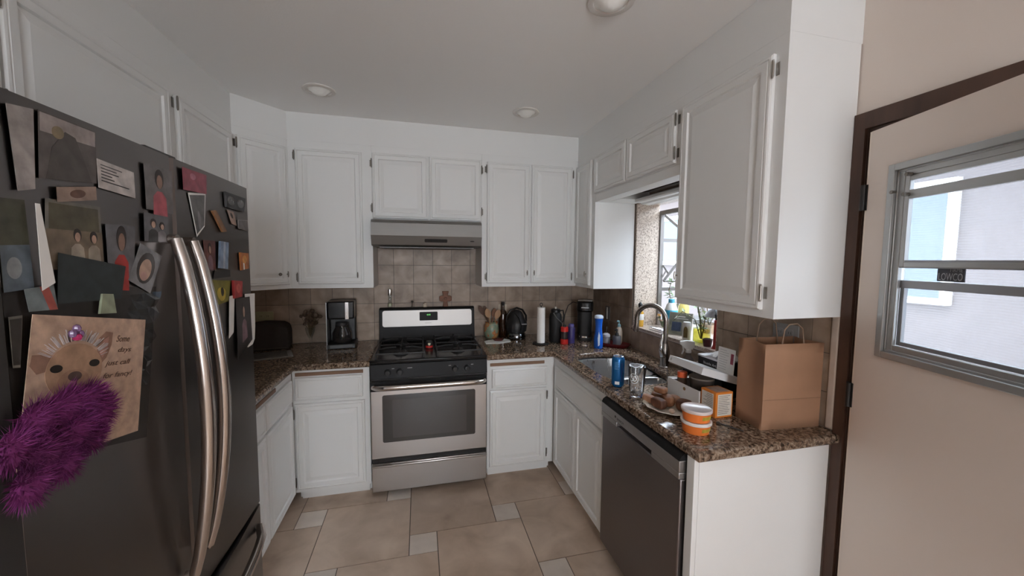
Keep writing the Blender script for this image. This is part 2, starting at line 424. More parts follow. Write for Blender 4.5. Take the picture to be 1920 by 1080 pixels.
# right wall, upper row
cabinet('wall_cabinet', 'narrow white corner wall cabinet left of the kitchen window', -R90, -.33, -.331, .326, .32, 1.362, ZS,
        [('door', .012, .275, 1.385, 2.305, {'pull':(.235,1.47)})])
c = cabinet('wall_cabinet', 'low two door white cabinet bridging above the kitchen window', -R90, -.33, -.6575, .928, .32, 2.045, ZS,
        [('door', -.012+.012, .425, 2.052, 2.307, {}), ('door', .438, .888, 2.052, 2.307, {'hinge':'R','hz':(2.26,2.10)})], closed_bottom=False)
b = B(); b.box(.0, .928, 0, .095, 1.992, 2.0445); b.box(0, .185, .0955, .318, 1.992, 2.0445)
b.build('bottom_rail', WHITE, c, bevel=.002)
B().box(.019, .909, .019, .301, 2.150, 2.165).box(.019, .909, .293, .301, 2.05, 2.150).box(.901, .909, .019, .293, 2.05, 2.150).build('underside', BROWN, c)
b = B(); b.prism([(.205,1.990),(.205,1.975),(.215,1.968),(.25,1.968),(.26,1.958),(.30,1.958),(.318,1.955),(.318,1.998),(.215,1.998)], 'x', .186, .926)
b.build('moulding', WHITE, c, smooth=False)
SIL = M('hinge_silver', (.40,.37,.34), .35, .9)
cabinet('wall_cabinet', 'tall white end cabinet with silver hinges above the paper bag', -R90, -.33, -1.586, .530, .325, 1.362, ZS,
        [('door', .004, .484, 1.392, 2.305, {'hinge':'R','hz':(2.25,1.455),'pull':(.02,1.50)})], hm=SIL)

# base cabinets
ZB0, ZB1 = .085, .874
BYF = -.655; RXF = -.624; LXF = -2.346
cabinet('base_cabinet', 'white base cabinet with drawer and pull-out board left of the stove', 0, LXF+.002, BYF, .452, .63, ZB0, ZB1-.0005,
        [('drawer', .016, .412, .686, .829), ('door', .012, .422, .108, .662, {'hinge':'L','hz':(.60,.16)})], board=(.018,.415,.848), toe=True)
cabinet('base_cabinet', 'white base cabinet with drawer and pull-out board right of the stove', 0, -1.120, BYF, .494, .63, ZB0, ZB1-.0005,
        [('drawer', .034, .440, .672, .808), ('door', .018, .434, .104, .655, {'hinge':'R','hz':(.60,.17)})], board=(.022,.42,.838), toe=True)
cabinet('base_cabinet', 'white base cabinet on the left wall running to the refrigerator', R90, LXF, -1.558, .896, .60, ZB0, ZB1-.0005,
        [('drawer', .46, .85, .69, .83), ('drawer', .02, .44, .69, .83), ('door', .46, .85, .108, .668), ('door', .02, .44, .108, .668)], board=(.15,.62,.850), toe=True)
cabinet('sink_cabinet', 'white two door base cabinet below the sink beside the dishwasher', -R90, RXF, BYF-.003, .805, .60, ZB0, ZB1-.0005,
        [('drawer', .062, .795, .672, .822), ('door', .062, .424, .108, .655), ('door', .430, .795, .108, .655)], top=False, toe=True)
# white panel that closes the end of the counter
t = thing('end_panel', 'plain white end panel of the counter beside the door', 'panel', (0,0,0))
B().box(-.615, -.0225, YE, -2.082, .001, ZB1-.0005).build('board', WHITE, t, bevel=.001)
B().box(-.636, -.616, YE, -2.078, .001, ZB1-.0005).build('face_strip', WHITE, t, bevel=.0015)

# ------------------------------------------------------------ worktops
def rrect(x0, x1, y0, y1, r, n=6):
    p = []
    for cx, cy, a in ((x1-r,y1-r,0),(x0+r,y1-r,90),(x0+r,y0+r,180),(x1-r,y0+r,270)):
        for k in range(n+1):
            t_ = math.radians(a+90*k/n); p.append((cx+r*math.cos(t_), cy+r*math.sin(t_)))
    return p
def slab(name, outline, holes, z0, z1, mat, r=.012):
    cu = bpy.data.curves.new(name, 'CURVE'); cu.dimensions = '2D'; cu.fill_mode = 'BOTH'
    for pl in [outline]+holes:
        sp = cu.splines.new('POLY'); sp.points.add(len(pl)-1); sp.use_cyclic_u = True
        for q_, p in zip(sp.points, pl): q_.co = (p[0], p[1], 0, 1)
    cu.extrude = (z1-z0)/2 - r; cu.bevel_depth = r; cu.bevel_resolution = 3; cu.offset = -r
    t_ = bpy.data.objects.new(name, cu); COL.objects.link(t_)
    dg = bpy.context.evaluated_depsgraph_get(); dg.update()
    me = bpy.data.meshes.new_from_object(t_.evaluated_get(dg)); bpy.data.objects.remove(t_)
    for v in me.vertices: v.co.z += (z0+z1)/2
    me.materials.clear(); me.materials.append(mat)
    me.polygons.foreach_set('use_smooth', [True]*len(me.polygons)); me.set_sharp_from_angle(angle=math.radians(50))
    me.name = name; o = bpy.data.objects.new(name, me); COL.objects.link(o); return o
SO = [(-.15,-1.15),(-.155,-.93),(-.20,-.81),(-.30,-.765),(-.43,-.765),(-.52,-.80),(-.553,-.90),(-.556,-1.24),(-.54,-1.30),
      (-.525,-1.39),(-.49,-1.440),(-.43,-1.458),(-.27,-1.458),(-.215,-1.43),(-.19,-1.36),(-.175,-1.25)]
def smoothpoly(p, it=2):
    for _ in range(it):
        n = len(p); qn = []
        for i in range(n):
            a, c_ = p[i], p[(i+1)%n]
            qn += [(a[0]*.75+c_[0]*.25, a[1]*.75+c_[1]*.25), (a[0]*.25+c_[0]*.75, a[1]*.25+c_[1]*.75)]
        p = qn
    return p
SO = smoothpoly(SO)
tag(slab('countertop', [(-1.1235,-.0005),(-1.1235,-.677),(-.646,-.677),(-.646,-2.147),(-.0185,-2.147),(-.0185,-2.119),(-.0005,-2.119),(-.0005,-.0005)], [SO], ZB1, CT, GRANITE),
    'speckled brown granite worktop with the sink cut into it', 'countertop')
tag(slab('countertop', [(-1.8875,-.0005),(LW+.0005,-.0005),(LW+.0005,-1.555),(-2.324,-1.555),(-2.324,-.677),(-1.8875,-.677)], [], ZB1, CT, GRANITE),
    'dark granite worktop left of the stove reaching to the refrigerator', 'countertop')

# sink, two bowls
t = thing('kitchen_sink', 'undermounted stainless steel double bowl sink below the window', 'sink', (0,0,0))
def bowl(outl, depth, name):
    b = B(); cx = sum(p[0] for p in outl)/len(outl); cy = sum(p[1] for p in outl)/len(outl)
    rings = []
    for s_, z in ((1.0,.8735),(.975,.870),(.95,.85),(.92,.80),(.88,.873-depth+.02),(.80,.873-depth),(.12,.873-depth-.006),(.10,.873-depth-.012)):
        rings.append([b._v((cx+(p[0]-cx)*s_, cy+(p[1]-cy)*s_, z)) for p in outl])
    n = len(outl)
    for a, c_ in zip(rings, rings[1:]):
        for k in range(n): b._f([a[k], a[(k+1)%n], c_[(k+1)%n], c_[k]])
    b._f(rings[-1])
    o = b.build(name, SINKM, t)
    sm = o.modifiers.new('s', 'SOLIDIFY'); sm.thickness = .0015; sm.offset = 0
    return o
B1 = smoothpoly([(-.145,-1.0),(-.15,-.85),(-.22,-.765),(-.48,-.765),(-.56,-.83),(-.562,-1.16),(-.53,-1.215),(-.20,-1.215),(-.15,-1.17)], 3)
B2 = smoothpoly([(-.165,-1.30),(-.18,-1.24),(-.50,-1.24),(-.555,-1.27),(-.535,-1.41),(-.47,-1.466),(-.25,-1.466),(-.185,-1.41)], 3)
bowl(B1, .20, 'bowl'); bowl(B2, .16, 'bowl')
b = B().box(-.56, -.15, -1.238, -1.217, .855, .8745)
b.build('divider', SINKM, t, bevel=.004)

# ------------------------------------------------------------ faucet
t = thing('faucet', 'brushed nickel gooseneck pull-down faucet behind the sink', 'faucet', (-.10,-1.195,CT))
B().lathe([(0,.0005),(.034,.0005),(.034,.006),(.028,.012),(.027,.03),(.029,.06),(.028,.10),(.022,.13),(.016,.15),(0,.152)], seg=24).build('body', NICKEL, t)
u = Vector((-.58,.815,0)); pts = [Vector((0,0,.14)), Vector((0,0,.24))]; r_ = .092
c0 = u*r_ + Vector((0,0,.285))
for k in range(17):
    a_ = PI - PI*k/16
    pts.append(c0 + u*(math.cos(a_)*r_) + Vector((0,0,math.sin(a_)*r_)))
pts.append(c0 + u*r_ + Vector((0,0,-.03)))
B().tube(pts, .0150, 14).build('spout', NICKEL, t)
e = pts[-1]
B().tube([e, e+u*.003+Vector((0,0,-.04)), e+u*.004+Vector((0,0,-.055))], [.0145,.017,.014], 14).build('spray_head', NICKEL, t)
B().tube([(-.01,-.012,.075),(-.038,-.028,.085),(-.05,-.03,.12),(-.047,-.026,.16),(-.035,-.02,.19),(-.035,-.018,.215)], [.014,.016,.013,.009,.007,.008], 12).build('lever', CHROME, t)
t2 = thing('soap_dispenser_pump', 'thin steel rod lying across the sink edge by the faucet', 'utensil', (0,0,0))
B().tube([(-.15,-1.30,.922),(-.20,-1.36,.925),(-.26,-1.455,.924),(-.30,-1.50,.921)], [.004,.004,.006,.008], 8).build('rod', NICKEL, t2)
t2.name = 'serving_fork'; t2['label'] = 'dark metal serving fork lying across the sink edge below the faucet'

# ------------------------------------------------------------ range (stove)
X0, X1 = -1.8845, -1.1265
t = thing('gas_range', 'stainless steel gas range with black cooktop between the base cabinets', 'stove', (0,0,0))
b = B(); b.box(X0+.003, X1-.003, -.655, -.03, .04, .895)
for x in (X0+.06, X1-.06):
    for y in (-.6, -.1): b.cyl(.018, .0005, .04, (x,y,0), 12)
b.build('body', DGREY, t)
b = B(); b.prism([(-.690,.902),(-.695,.912),(-.685,.920),(-.10,.920),(-.10,.896),(-.690,.896)], 'x', X0-.002+.002, X1)
b.build('cooktop', BLACK, t, bevel=.003)
b = B(); b.prism([(-.655,.895),(-.692,.893),(-.705,.80),(-.655,.785)], 'x', X0, X1); cp = b.build('control_panel', BLKS, t, bevel=.003)
for x in (-1.775,-1.70,-1.345,-1.265):
    o = B().lathe([(0,-.700),(.021,-.700),(.021,-.708),(.017,-.712),(.015,-.728),(0,-.73)], (x,0,.842), 20, axis='y').box(x-.0035, x+.0035, -.738, -.712, .826, .858).build('knob', BLKP, t)
for x in (-1.742,-1.645,-1.63,-1.38,-1.23):
    B().box(x-.008, x+.008, -.7035, -.7005, .862, .866).build('marking', M('grey_print', (.45,.45,.45), .5), cp)
# oven door
b = B(); b.box(X0, X1, -.690, -.656, .262, .780, 0)
dr = b.build('oven_door', STEEL, t, bevel=.006)
B().box(X0+.0005, X1-.0005, -.6925, -.6902, .715, .779).build('top_band', BLKS, dr, bevel=.001)
B().prism(rrect(-1.812, -1.207, .372, .688, .012), 'y', -.6930, -.6902).build('oven_window', OVENG, dr)
B().prism(rrect(-1.750, -1.268, .40, .655, .008), 'y', -.6936, -.6931).build('inner_window', M('oven_inner_glass', (.055,.048,.044), .12, spec=.8), dr)
hp = [(X0+.02,-.705,.748),(X0+.045,-.735,.752),(X0+.10,-.748,.754)] + [(X0+.10+(X1-X0-.2)*k/6,-.75,.755) for k in range(1,6)] + [(X1-.10,-.748,.754),(X1-.045,-.735,.752),(X1-.02,-.705,.748)]
B().tube(hp, [.016,.018,.0175]+[.016]*5+[.0175,.018,.016], 14).build('handle', M('polished_handle', (.62,.58,.55), .2, 1), dr)
# drawer
b = B(); b.box(X0, X1, -.688, -.656, .035, .228); b.box(X0, X1, -.70, -.688, .205, .222)
b.build('storage_drawer', STEEL, t, bevel=.006)
B().box(X0+.004, X1-.004, -.672, -.656, .229, .261).build('vent_gap', BLKP, t)
# backguard
b = B(); b.prism([(-.02,.915),(-.02,1.172),(-.035,1.180),(-.075,1.180),(-.088,1.170),(-.105,1.0),(-.115,.945),(-.13,.921)], 'x', X0+.002, X1-.002)
bg = b.build('backguard', BLKS, t, bevel=.004)
fr_ = frame((-1.505,-.0985,1.099), (1,0,0), (0,.107,1))
bb = B(); bb.M = fr_; bb.prism(rrect(-.352,.352,-.066,.062,.018), 'z', -.004, .0025)
sp = bb.build('steel_fascia', M('satin_steel', (.52,.50,.48), .5, 1), t)
bb = B(); bb.M = fr_; bb.prism(rrect(-.068,.075,-.022,.047,.006), 'z', .0028, .0045); ds = bb.build('display', BLKS, t)
text('444', .030, .014, M('green_led', (.1,.5,.1), .5, emit=(.25,.9,.25), es=.8), ds, frame((-1.505,-.0985,1.099), (1,0,0), (0,.107,1)) @ Matrix.Translation((.003,.024,.0047)), 'clock_digits')
bb = B(); bb.M = fr_
for k in range(7): bb.box(-.026+.0076*k, -.021+.0076*k, -.044, -.0405, .0026, .0029)
bb.build('maker_mark', M('grey_letters', (.12,.12,.12), .5), sp)
# burners and grates
for cx in (-1.70, -1.31):
    for cy in (-.53, -.25):
        b = B(); b.cyl(.050, .9205, .926, (cx,cy,0), 24); b.cyl(.036, .926, .938, (cx,cy,0), 24)
        b.build('burner', IRON, t)
    b = B(); z = .952; x0, x1, y0, y1 = cx-.15, cx+.15, -.665, -.125
    b.tube([(x0,y0,z),(x1,y0,z),(x1,y1,z),(x0,y1,z)], .006, 6, closed=True)
    b.tube([(x0,(y0+y1)/2,z),(x1,(y0+y1)/2,z)], .006, 6)
    for cy in (-.53, -.25):
        for dx, dy in ((1,0),(-1,0),(0,1),(0,-1)):
            e0 = (cx+dx*.15, cy+dy*.135, z); e1 = (cx+dx*.085, cy+dy*.085, z+.012); e2 = (cx+dx*.032, cy+dy*.032, z+.012)
            b.tube([e0,e1,e2], .0055, 6)
    for x in (x0,x1):
        for y in (y0,y1,(y0+y1)/2): b.tube([(x,y,z),(x,y,.9205)], .006, 6)
    b.build('grate', IRON, t)
# things on the cooktop and backguard
t = thing('spice_tin', 'small red and black tin with a pale heart, on the cooktop centre', 'tin', (-1.506,-.40,.9205))
B().lathe([(0,0),(.026,0),(.026,.045),(.022,.052),(0,.053)], seg=20).build('body', BLKP, t)
B().lathe([(.0265,.004),(.0272,.006),(.0272,.018),(.0265,.020)], seg=20).build('band', RED, t)
b = B(); b.prism([(0,.022),(.009,.032),(.008,.039),(.004,.041),(0,.037),(-.004,.041),(-.008,.039),(-.009,.032)], 'y', -.0285, -.0265)
b.build('heart', M('cream_print', (.7,.65,.4), .5), t)
BGZ = 1.1805
t = thing('salt_shaker', 'tall glass shaker with silver cap on the left of the stove back', 'shaker', (-1.802,-.052,BGZ))
B().lathe([(0,0),(.018,0),(.019,.01),(.014,.06),(.013,.10),(.012,.10),(.0125,.06),(.017,.012),(0,.01)], seg=18).build('jar', CLEAR, t)
B().lathe([(0,.012),(.0165,.012),(.014,.035),(0,.036)], seg=18).build('contents', M('pale_yellow', (.55,.52,.36), .7), t)
B().lathe([(.0145,.10),(.0155,.102),(.0155,.125),(.013,.150),(0,.152)], seg=18).build('cap', M('satin_cap', (.7,.68,.64), .3, 1), t)
t = thing('figurine', 'tiny dark metal figure on the stove back', 'figurine', (-1.63,-.052,BGZ))
B().lathe([(0,0),(.010,0),(.008,.004),(.004,.010),(.004,.035),(.009,.045),(.012,.050),(0,.056)], seg=12).build('figure', HINGE, t)
one(B().lathe([(0,0),(.014,0),(.018,.008),(.016,.022),(.010,.026),(.012,.034),(0,.038)], seg=14, sx=1.1), 'figurine', 'small pale ceramic bird figurine on the stove back', 'figurine',
    M('cream_ceramic', (.60,.50,.40), .5), (-1.528,-.052,BGZ))
b = B(); TC = M('terracotta_cross', (.19,.085,.05), .6, var=.3, vscale=40)
b.prism([(-.022,0),(.022,0),(.018,.022),(.014,.045),(.034,.042),(.050,.050),(.050,.085),(.034,.092),(.020,.090),(.022,.110),(.028,.128),(-.028,.128),(-.022,.110),(-.020,.090),(-.034,.092),(-.050,.085),(-.050,.050),(-.034,.042),(-.014,.045),(-.018,.022)], 'y', -.010, .010)
t = thing('cross_ornament', 'brown clay cross with flared arms standing on the stove back', 'cross', (-1.363,-.052,BGZ))
b.build('cross', TC, t, bevel=.004)
B().lathe([(0,-.018),(.010,-.018),(.012,-.013),(0,-.0102)], (0,0,.068), 12, axis='y').build('boss', TC, t)

# range hood
t = thing('range_hood', 'grey stainless under-cabinet range hood above the stove', 'range hood', (0,0,0))
hx0, hx1 = -1.886, -1.132
hprof = [(-.012,1.8435),(-.43,1.8435),(-.475,1.835),(-.492,1.815),(-.500,1.73),(-.470,1.668),(-.455,1.660),(-.012,1.655)]
b = B(); b.prism(hprof, 'x', hx0, hx1); hd = b.build('housing', HOODM, t, smooth=False)
fr_ = frame((-1.455,-.4855,1.70), (1,0,0), (0,-.030,.062))
bb = B(); bb.M = fr_; bb.prism(rrect(-.078,.078,-.012,.012,.006), 'z', .0, .004); bb.build('switch_panel', BLKP, t)
b = B(); b.box(hx0+.05, hx1-.05, -.44, -.05, 1.648, 1.6545); b.build('filter', M('hood_filter', (.12,.12,.12), .5, .6), t)
bb = B(); bb.M = frame((-1.20,-.4855,1.70), (1,0,0), (0,-.030,.062)); bb.prism([(.016*math.cos(2*PI*k/20), .004*math.sin(2*PI*k/20)) for k in range(20)], 'z', 0, .002); bb.build('badge', M('dark_letters', (.03,.028,.026), .5), hd)

# ------------------------------------------------------------ dishwasher
t = thing('dishwasher', 'dark stainless dishwasher under the granite worktop end', 'dishwasher', (0,0,0))
dy0, dy1 = -2.070, -1.468
B().box(-.60, -.03, dy0, dy1, .05, .868).build('body', DGREY, t)
b = B(); b.box(-.655, -.6005, dy0, dy1, .095, .775); dd = b.build('door', DWS, t, bevel=.006)
b = B()
b.box(-.662, -.6005, dy0, dy1, .800, .845); b.box(-.662, -.6005, dy0, -1.90, .7755, .800); b.box(-.662, -.6005, -1.62, dy1, .7755, .800)
b.box(-.630, -.6005, -1.90, -1.62, .7755, .800)
b.build('control_strip', M('strip_steel', (.42,.41,.41), .36, 1), t, bevel=.003)
B().prism([(-.662,.8455),(-.655,.860),(-.640,.870),(-.6005,.8725),(-.6005,.8455)], 'y', dy0+.001, dy1-.001).build('top_controls', BLKS, t)
B().box(-.58, -.56, dy0+.002, dy1-.002, .001, .094).build('toe_kick', BLKP, t)
text('BOSCH', .058, .010, M('logo_dark', (.03,.03,.03), .5), t, frame((-.6622,-1.655,.818), (0,-1,0), (0,0,1)))
B().cyl(.006, -.6630, -.6621, (0,-1.610,.822), 14, axis='x').build('logo_badge', M('logo_dark'), t)

# ------------------------------------------------------------ refrigerator
FX = -2.19; FY0, FY1, FYS = -2.462, -1.568, -2.018
t = thing('refrigerator', 'stainless steel french door refrigerator covered with photos and magnets', 'refrigerator', (0,0,0))
B().box(-2.93, -2.268, FY0+.006, FY1-.006, .03, 1.80).build('cabinet', DGREY, t, bevel=.004)
for y in (FY0+.1, FY1-.1):
    for x in (-2.85, -2.33): B().cyl(.02, .0005, .03, (x,y,0), 12).build('foot', BLKP, t)
def fdoor(y0, y1, z0, z1, bulge=.004):
    b = B(); n = 8; pts = [(-2.265, y0), (FX-.012, y0)]
    for k in range(n+1):
        s_ = k/n; pts.append((FX-.006+bulge*math.sin(PI*s_), y0+.006+(y1-y0-.012)*s_))
    pts += [(FX-.012, y1), (-2.265, y1)]
    b.prism(pts, 'z', z0, z1); return b
FXP = FX-.004          # where things stuck on the door sit
d1 = fdoor(FY0, FYS-.003, .604, 1.828, .002).build('door', FRIDGE, t)
d2 = fdoor(FYS+.003, FY1, .604, 1.828, .002).build('door', FRIDGE, t)
d1['label'] = 'near door, mostly covered by photos'; d2['label'] = 'far door beside the counter'
d3 = fdoor(FY0, FY1, .09, .592, .02).build('freezer_drawer', FRIDGE, t)
B().box(-2.262, -2.24, FY0+.02, FY1-.02, .02, .088).build('grille', BLKP, t)
b = B(); b.box(-2.262, -2.215, FYS-.06, FYS+.06, 1.8285, 1.842); b.build('hinge_cover', DGREY, t, bevel=.004)
def fhandle(par, y, z0, z1, lean):
    n = 16; pts = []; rs = []
    for k in range(n+1):
        s_ = k/n; bow = math.sin(PI*s_)
        pts.append((FX+.016+.056*bow**.8, y+lean*bow, z0+(z1-z0)*s_)); rs.append(.0135+.003*bow)
    b = B(); b.tube(pts, rs, 14, flat=1.0)
    for p in (pts[0], pts[-1]): b.tube([(FX-.008,p[1],p[2]),(p[0]+.004,p[1],p[2])], .012, 12)
    return b.build('handle', HANDLE, par)
fhandle(d1, FYS-.040, .705, 1.615, -.012); fhandle(d2, FYS+.034, .735, 1.612, .000)
n = 14; pts = [(FX+.008+.055*math.sin(PI*k/n)**.5, FY0+.05+(FY1-FY0-.10)*k/n, .525) for k in range(n+1)]
B().tube(pts, .015, 12).tube([(FX-.006,FY0+.05,.525),(FX+.012,FY0+.05,.525)], .013, 10).tube([(FX-.006,FY1-.05,.525),(FX+.012,FY1-.05,.525)], .013, 10).build('handle', HANDLE, d3)

t = thing('dark_filler', 'tall filler added to darken the strip at the near side of the refrigerator', 'panel', (0,0,0))
B().box(-2.96, -2.185, -2.60, FY0-.008, .001, 1.89).build('board', M('filler_dark', (.030,.028,.027), .7), t)  # made-up dark board, added to darken the edge beyond the refrigerator
# ------------------------------------------------------------ photos, cards and magnets on the refrigerator
def P2(name, col=(.15,.14,.13), rough=.35): return M('print_'+name, col, rough, var=.28, vscale=38)
SKIN = P2('skin', (.42,.27,.20)); SKIN2 = P2('skin_dark', (.25,.15,.11)); HAIR = P2('hair', (.025,.018,.016)); NAVY = P2('navy', (.05,.07,.12))
LAY = [0]
def flat(name, label, cat, quad, base, shapes=(), border=None, th=.0006, lift=None, group=None):
    """quad: TL TR BR BL as (y,z) on the door; shapes: (kind, mat, u, v, ...) in 0..1 picture space, v down"""
    LAY[0] += 1
    x = FXP + .0015 + (lift if lift is not None else .0007*(LAY[0] % 6))
    cy = sum(p[0] for p in quad)/4; cz = sum(p[1] for p in quad)/4
    q = [(p[0]-cy, p[1]-cz) for p in quad]
    def uv(u, v):
        a = [q[0][i]*(1-u)+q[1][i]*u for i in (0,1)]; c_ = [q[3][i]*(1-u)+q[2][i]*u for i in (0,1)]
        return (a[0]*(1-v)+c_[0]*v, a[1]*(1-v)+c_[1]*v)
    mats = [border or base]; b = B(); b.prism([uv(0,0),uv(1,0),uv(1,1),uv(0,1)], 'x', 0, th, 0)
    d = th
    def mi(m):
        if m not in mats: mats.append(m)
        return mats.index(m)
    if border:
        e_ = .05; b.prism([uv(e_,e_),uv(1-e_,e_),uv(1-e_,1-e_),uv(e_,1-e_)], 'x', d, d+.0002, mi(base)); d += .0002
    for k, s_ in enumerate(shapes):
        d2_ = d + .0002*(k+1)
        if s_[0] == 'o':
            _, m, u, v, ru, rv = s_; pl = [uv(u+ru*math.cos(2*PI*j/18), v+rv*math.sin(2*PI*j/18)) for j in range(18)]
        elif s_[0] == 'r':
            _, m, u0, v0, u1, v1 = s_; pl = [uv(u0,v0),uv(u1,v0),uv(u1,v1),uv(u0,v1)]
        else:
            _, m, pp = s_; pl = [uv(*p) for p in pp]
        b.prism(pl, 'x', d, d2_, mi(m))
    return one(b, name, label, cat, mats, (x, cy, cz), group=group, smooth=False)
def person(u, v, s, shirt, hair=HAIR, skin=SKIN):
    return [('p', shirt, [(u-.30*s,v+.95*s),(u-.26*s,v+.42*s),(u-.1*s,v+.28*s),(u+.1*s,v+.28*s),(u+.26*s,v+.42*s),(u+.30*s,v+.95*s)]),
            ('o', hair, u, v-.03*s, .17*s, .24*s), ('o', skin, u, v+.04*s, .115*s, .17*s)]
g1 = 'photographs on the refrigerator'
flat('photo', 'large dim photo of a person against a pale sky, highest on the near refrigerator door', 'photo', [(-2.379,1.815),(-2.262,1.815),(-2.268,1.713),(-2.387,1.700)], P2('dusk',(.10,.085,.08)),
     [('r', P2('sky',(.30,.26,.25)), .02,.02,.98,.3), ('p', P2('mud',(.07,.06,.055)), [(.1,1),(.2,.5),(.42,.2),(.6,.25),(.75,.6),(.9,1)]), ('o', P2('ochre',(.22,.17,.10)), .3,.25,.1,.1)])
flat('note', 'narrow pale strip of card at the left edge of the refrigerator door', 'card', [(-2.432,1.805),(-2.388,1.812),(-2.396,1.68),(-2.425,1.672)], P2('palegrey',(.33,.30,.29)))
flat('note', 'white printed note taped high on the near refrigerator door', 'note', [(-2.266,1.763),(-2.166,1.757),(-2.166,1.700),(-2.266,1.706)], P2('note',(.50,.46,.44)),
     [('r', INK, .08,.15+.11*k,.3+.6*random.random(),.18+.11*k) for k in range(6)])
flat('photo', 'photo of a person in a pink shirt below the refrigerator door edge', 'photo', [(-2.133,1.788),(-2.030,1.790),(-2.034,1.680),(-2.133,1.681)], P2('greyhaze',(.14,.13,.13)), person(.5,.3,.9,P2('pink',(.38,.08,.10)),skin=SKIN2))
flat('photo', 'small tan photo of hands just above the olive group photo', 'photo', [(-2.36,1.690),(-2.275,1.706),(-2.275,1.680),(-2.36,1.664)], P2('tan',(.28,.20,.16)), [('o', P2('brownm',(.12,.06,.04)), .5,.5,.2,.3)])
flat('photo', 'square photo of two people below dark olive trees', 'photo', [(-2.378,1.668),(-2.264,1.668),(-2.264,1.545),(-2.388,1.545)], P2('olive',(.085,.075,.045)),
     [('r', P2('sand',(.17,.13,.09)), .0,.42,1,1)] + person(.52,.5,.42,P2('cream',(.34,.29,.23))) + person(.82,.52,.4,P2('cream'),) , border=P2('greyb',(.16,.15,.13)))
flat('paper_strip', 'bright white curled paper sliver hanging on the near refrigerator door', 'paper', [(-2.412,1.655),(-2.404,1.655),(-2.388,1.523),(-2.412,1.511)], PAPER, lift=.012)
flat('photo', 'landscape photo with green hills over blue water at the far left', 'photo', [(-2.460,1.657),(-2.416,1.659),(-2.412,1.515),(-2.460,1.512)], P2('hill',(.07,.07,.045)), [('r', P2('water',(.11,.14,.17)), 0,.5,1,1), ('o', P2('foam',(.25,.27,.28)), .4,.75,.25,.12)])
flat('photo', 'photo of a person in a bright red top beside the round portrait', 'photo', [(-2.256,1.635),(-2.172,1.637),(-2.187,1.520),(-2.256,1.526)], P2('slate',(.13,.13,.14)), person(.5,.28,1.0,P2('redtop',(.36,.035,.03)),skin=SKIN2))
flat('photo', 'tilted photo of a smiling dark haired woman next to the door handle', 'photo', [(-2.160,1.600),(-2.088,1.571),(-2.138,1.483),(-2.205,1.518)], P2('lightgrey',(.20,.20,.21)), [('o', HAIR, .5,.5,.36,.40), ('o', SKIN, .5,.55,.24,.28), ('o', P2('chin',(.45,.26,.22)), .5,.72,.14,.11)])
flat('photo', 'grey photo of a couple above the smiling woman portrait', 'photo', [(-2.144,1.672),(-2.056,1.670),(-2.060,1.604),(-2.147,1.606)], P2('grey2',(.12,.12,.13)), person(.35,.35,.7,P2('blackc',(.03,.03,.03))) + person(.7,.4,.6,P2('greyc',(.2,.19,.2))))
flat('magnet_board', 'large black sheet on the near refrigerator door behind the dog card', 'board', [(-2.461,1.520),(-2.112,1.497),(-2.176,1.150),(-2.461,1.235)], P2('board',(.022,.019,.017)), lift=.0)
flat('cloth', 'dark teal cloth scrap pinned above the dog card', 'cloth', [(-2.37,1.575),(-2.215,1.548),(-2.233,1.480),(-2.379,1.485)], P2('teal',(.022,.030,.032)), lift=.006)
flat('magnet', 'small pale green figure magnet just above the dog card', 'magnet', [(-2.286,1.495),(-2.259,1.492),(-2.254,1.452),(-2.295,1.456)], P2('palegreen',(.28,.31,.22)), th=.004, lift=.006)
flat('photo', 'small red and grey snapshot tucked at the top left of the dog card', 'photo', [(-2.435,1.515),(-2.384,1.520),(-2.380,1.476),(-2.430,1.478)], P2('bluegrey',(.16,.19,.20)), [('p', P2('coral',(.38,.09,.07)), [(.5,0),(.8,0),(1,1),(.7,1)])], lift=.0065)
flat('photo', 'dark card partly hidden at the left of the dog card', 'card', [(-2.461,1.474),(-2.440,1.474),(-2.450,1.392),(-2.461,1.394)], P2('umber',(.035,.03,.025)), border=P2('greyb'), lift=.0055)
t = thing('plastic_sleeve', 'clear crinkled plastic sleeve right of the dog card', 'plastic sleeve', (FXP+.006,0,0))
b = B(); nn = 12
rows = []
for k in range(nn+1):
    v = k/nn; rows.append([b._v((.006*math.sin(k*2.3+j*1.7), -2.205+.10*j/4*(1-.45*v)-.02*v, 1.485-.21*v)) for j in range(5)])
for k in range(nn):
    for j in range(4): b._f([rows[k][j],rows[k][j+1],rows[k+1][j+1],rows[k+1][j]])
b.build('film', glass('plastic_film', (.62,.66,.68), .1), t, smooth=False)

# far door
flat('card', 'crimson card with small print at the top of the far refrigerator door', 'card', [(-1.985,1.812),(-1.865,1.815),(-1.870,1.758),(-1.985,1.752)], P2('crimson',(.27,.055,.08)), [('o', P2('rose',(.42,.16,.2)), .4,.3,.12,.15)])
flat('photo_strip', 'white framed tapering photo strip beside the far door handle', 'photo', [(-1.958,1.748),(-1.868,1.760),(-1.882,1.661),(-1.925,1.628)], P2('fog',(.13,.13,.13)), [('o', P2('greyc'), .45,.7,.12,.25)], border=PAPER)
flat('magnet', 'black sunglasses shaped magnet near the top far corner of the refrigerator', 'magnet', [(-1.760,1.785),(-1.610,1.785),(-1.627,1.735),(-1.756,1.735)], BLKP, [('o', P2('gloss',(.05,.05,.05),.1), .25,.5,.18,.3), ('o', P2('gloss'), .75,.5,.18,.3)], th=.006)
flat('magnet', 'brown wooden stick magnet slanting on the far refrigerator door', 'magnet', [(-1.847,1.712),(-1.825,1.716),(-1.762,1.655),(-1.788,1.651)], P2('stick',(.22,.11,.05)), th=.006)
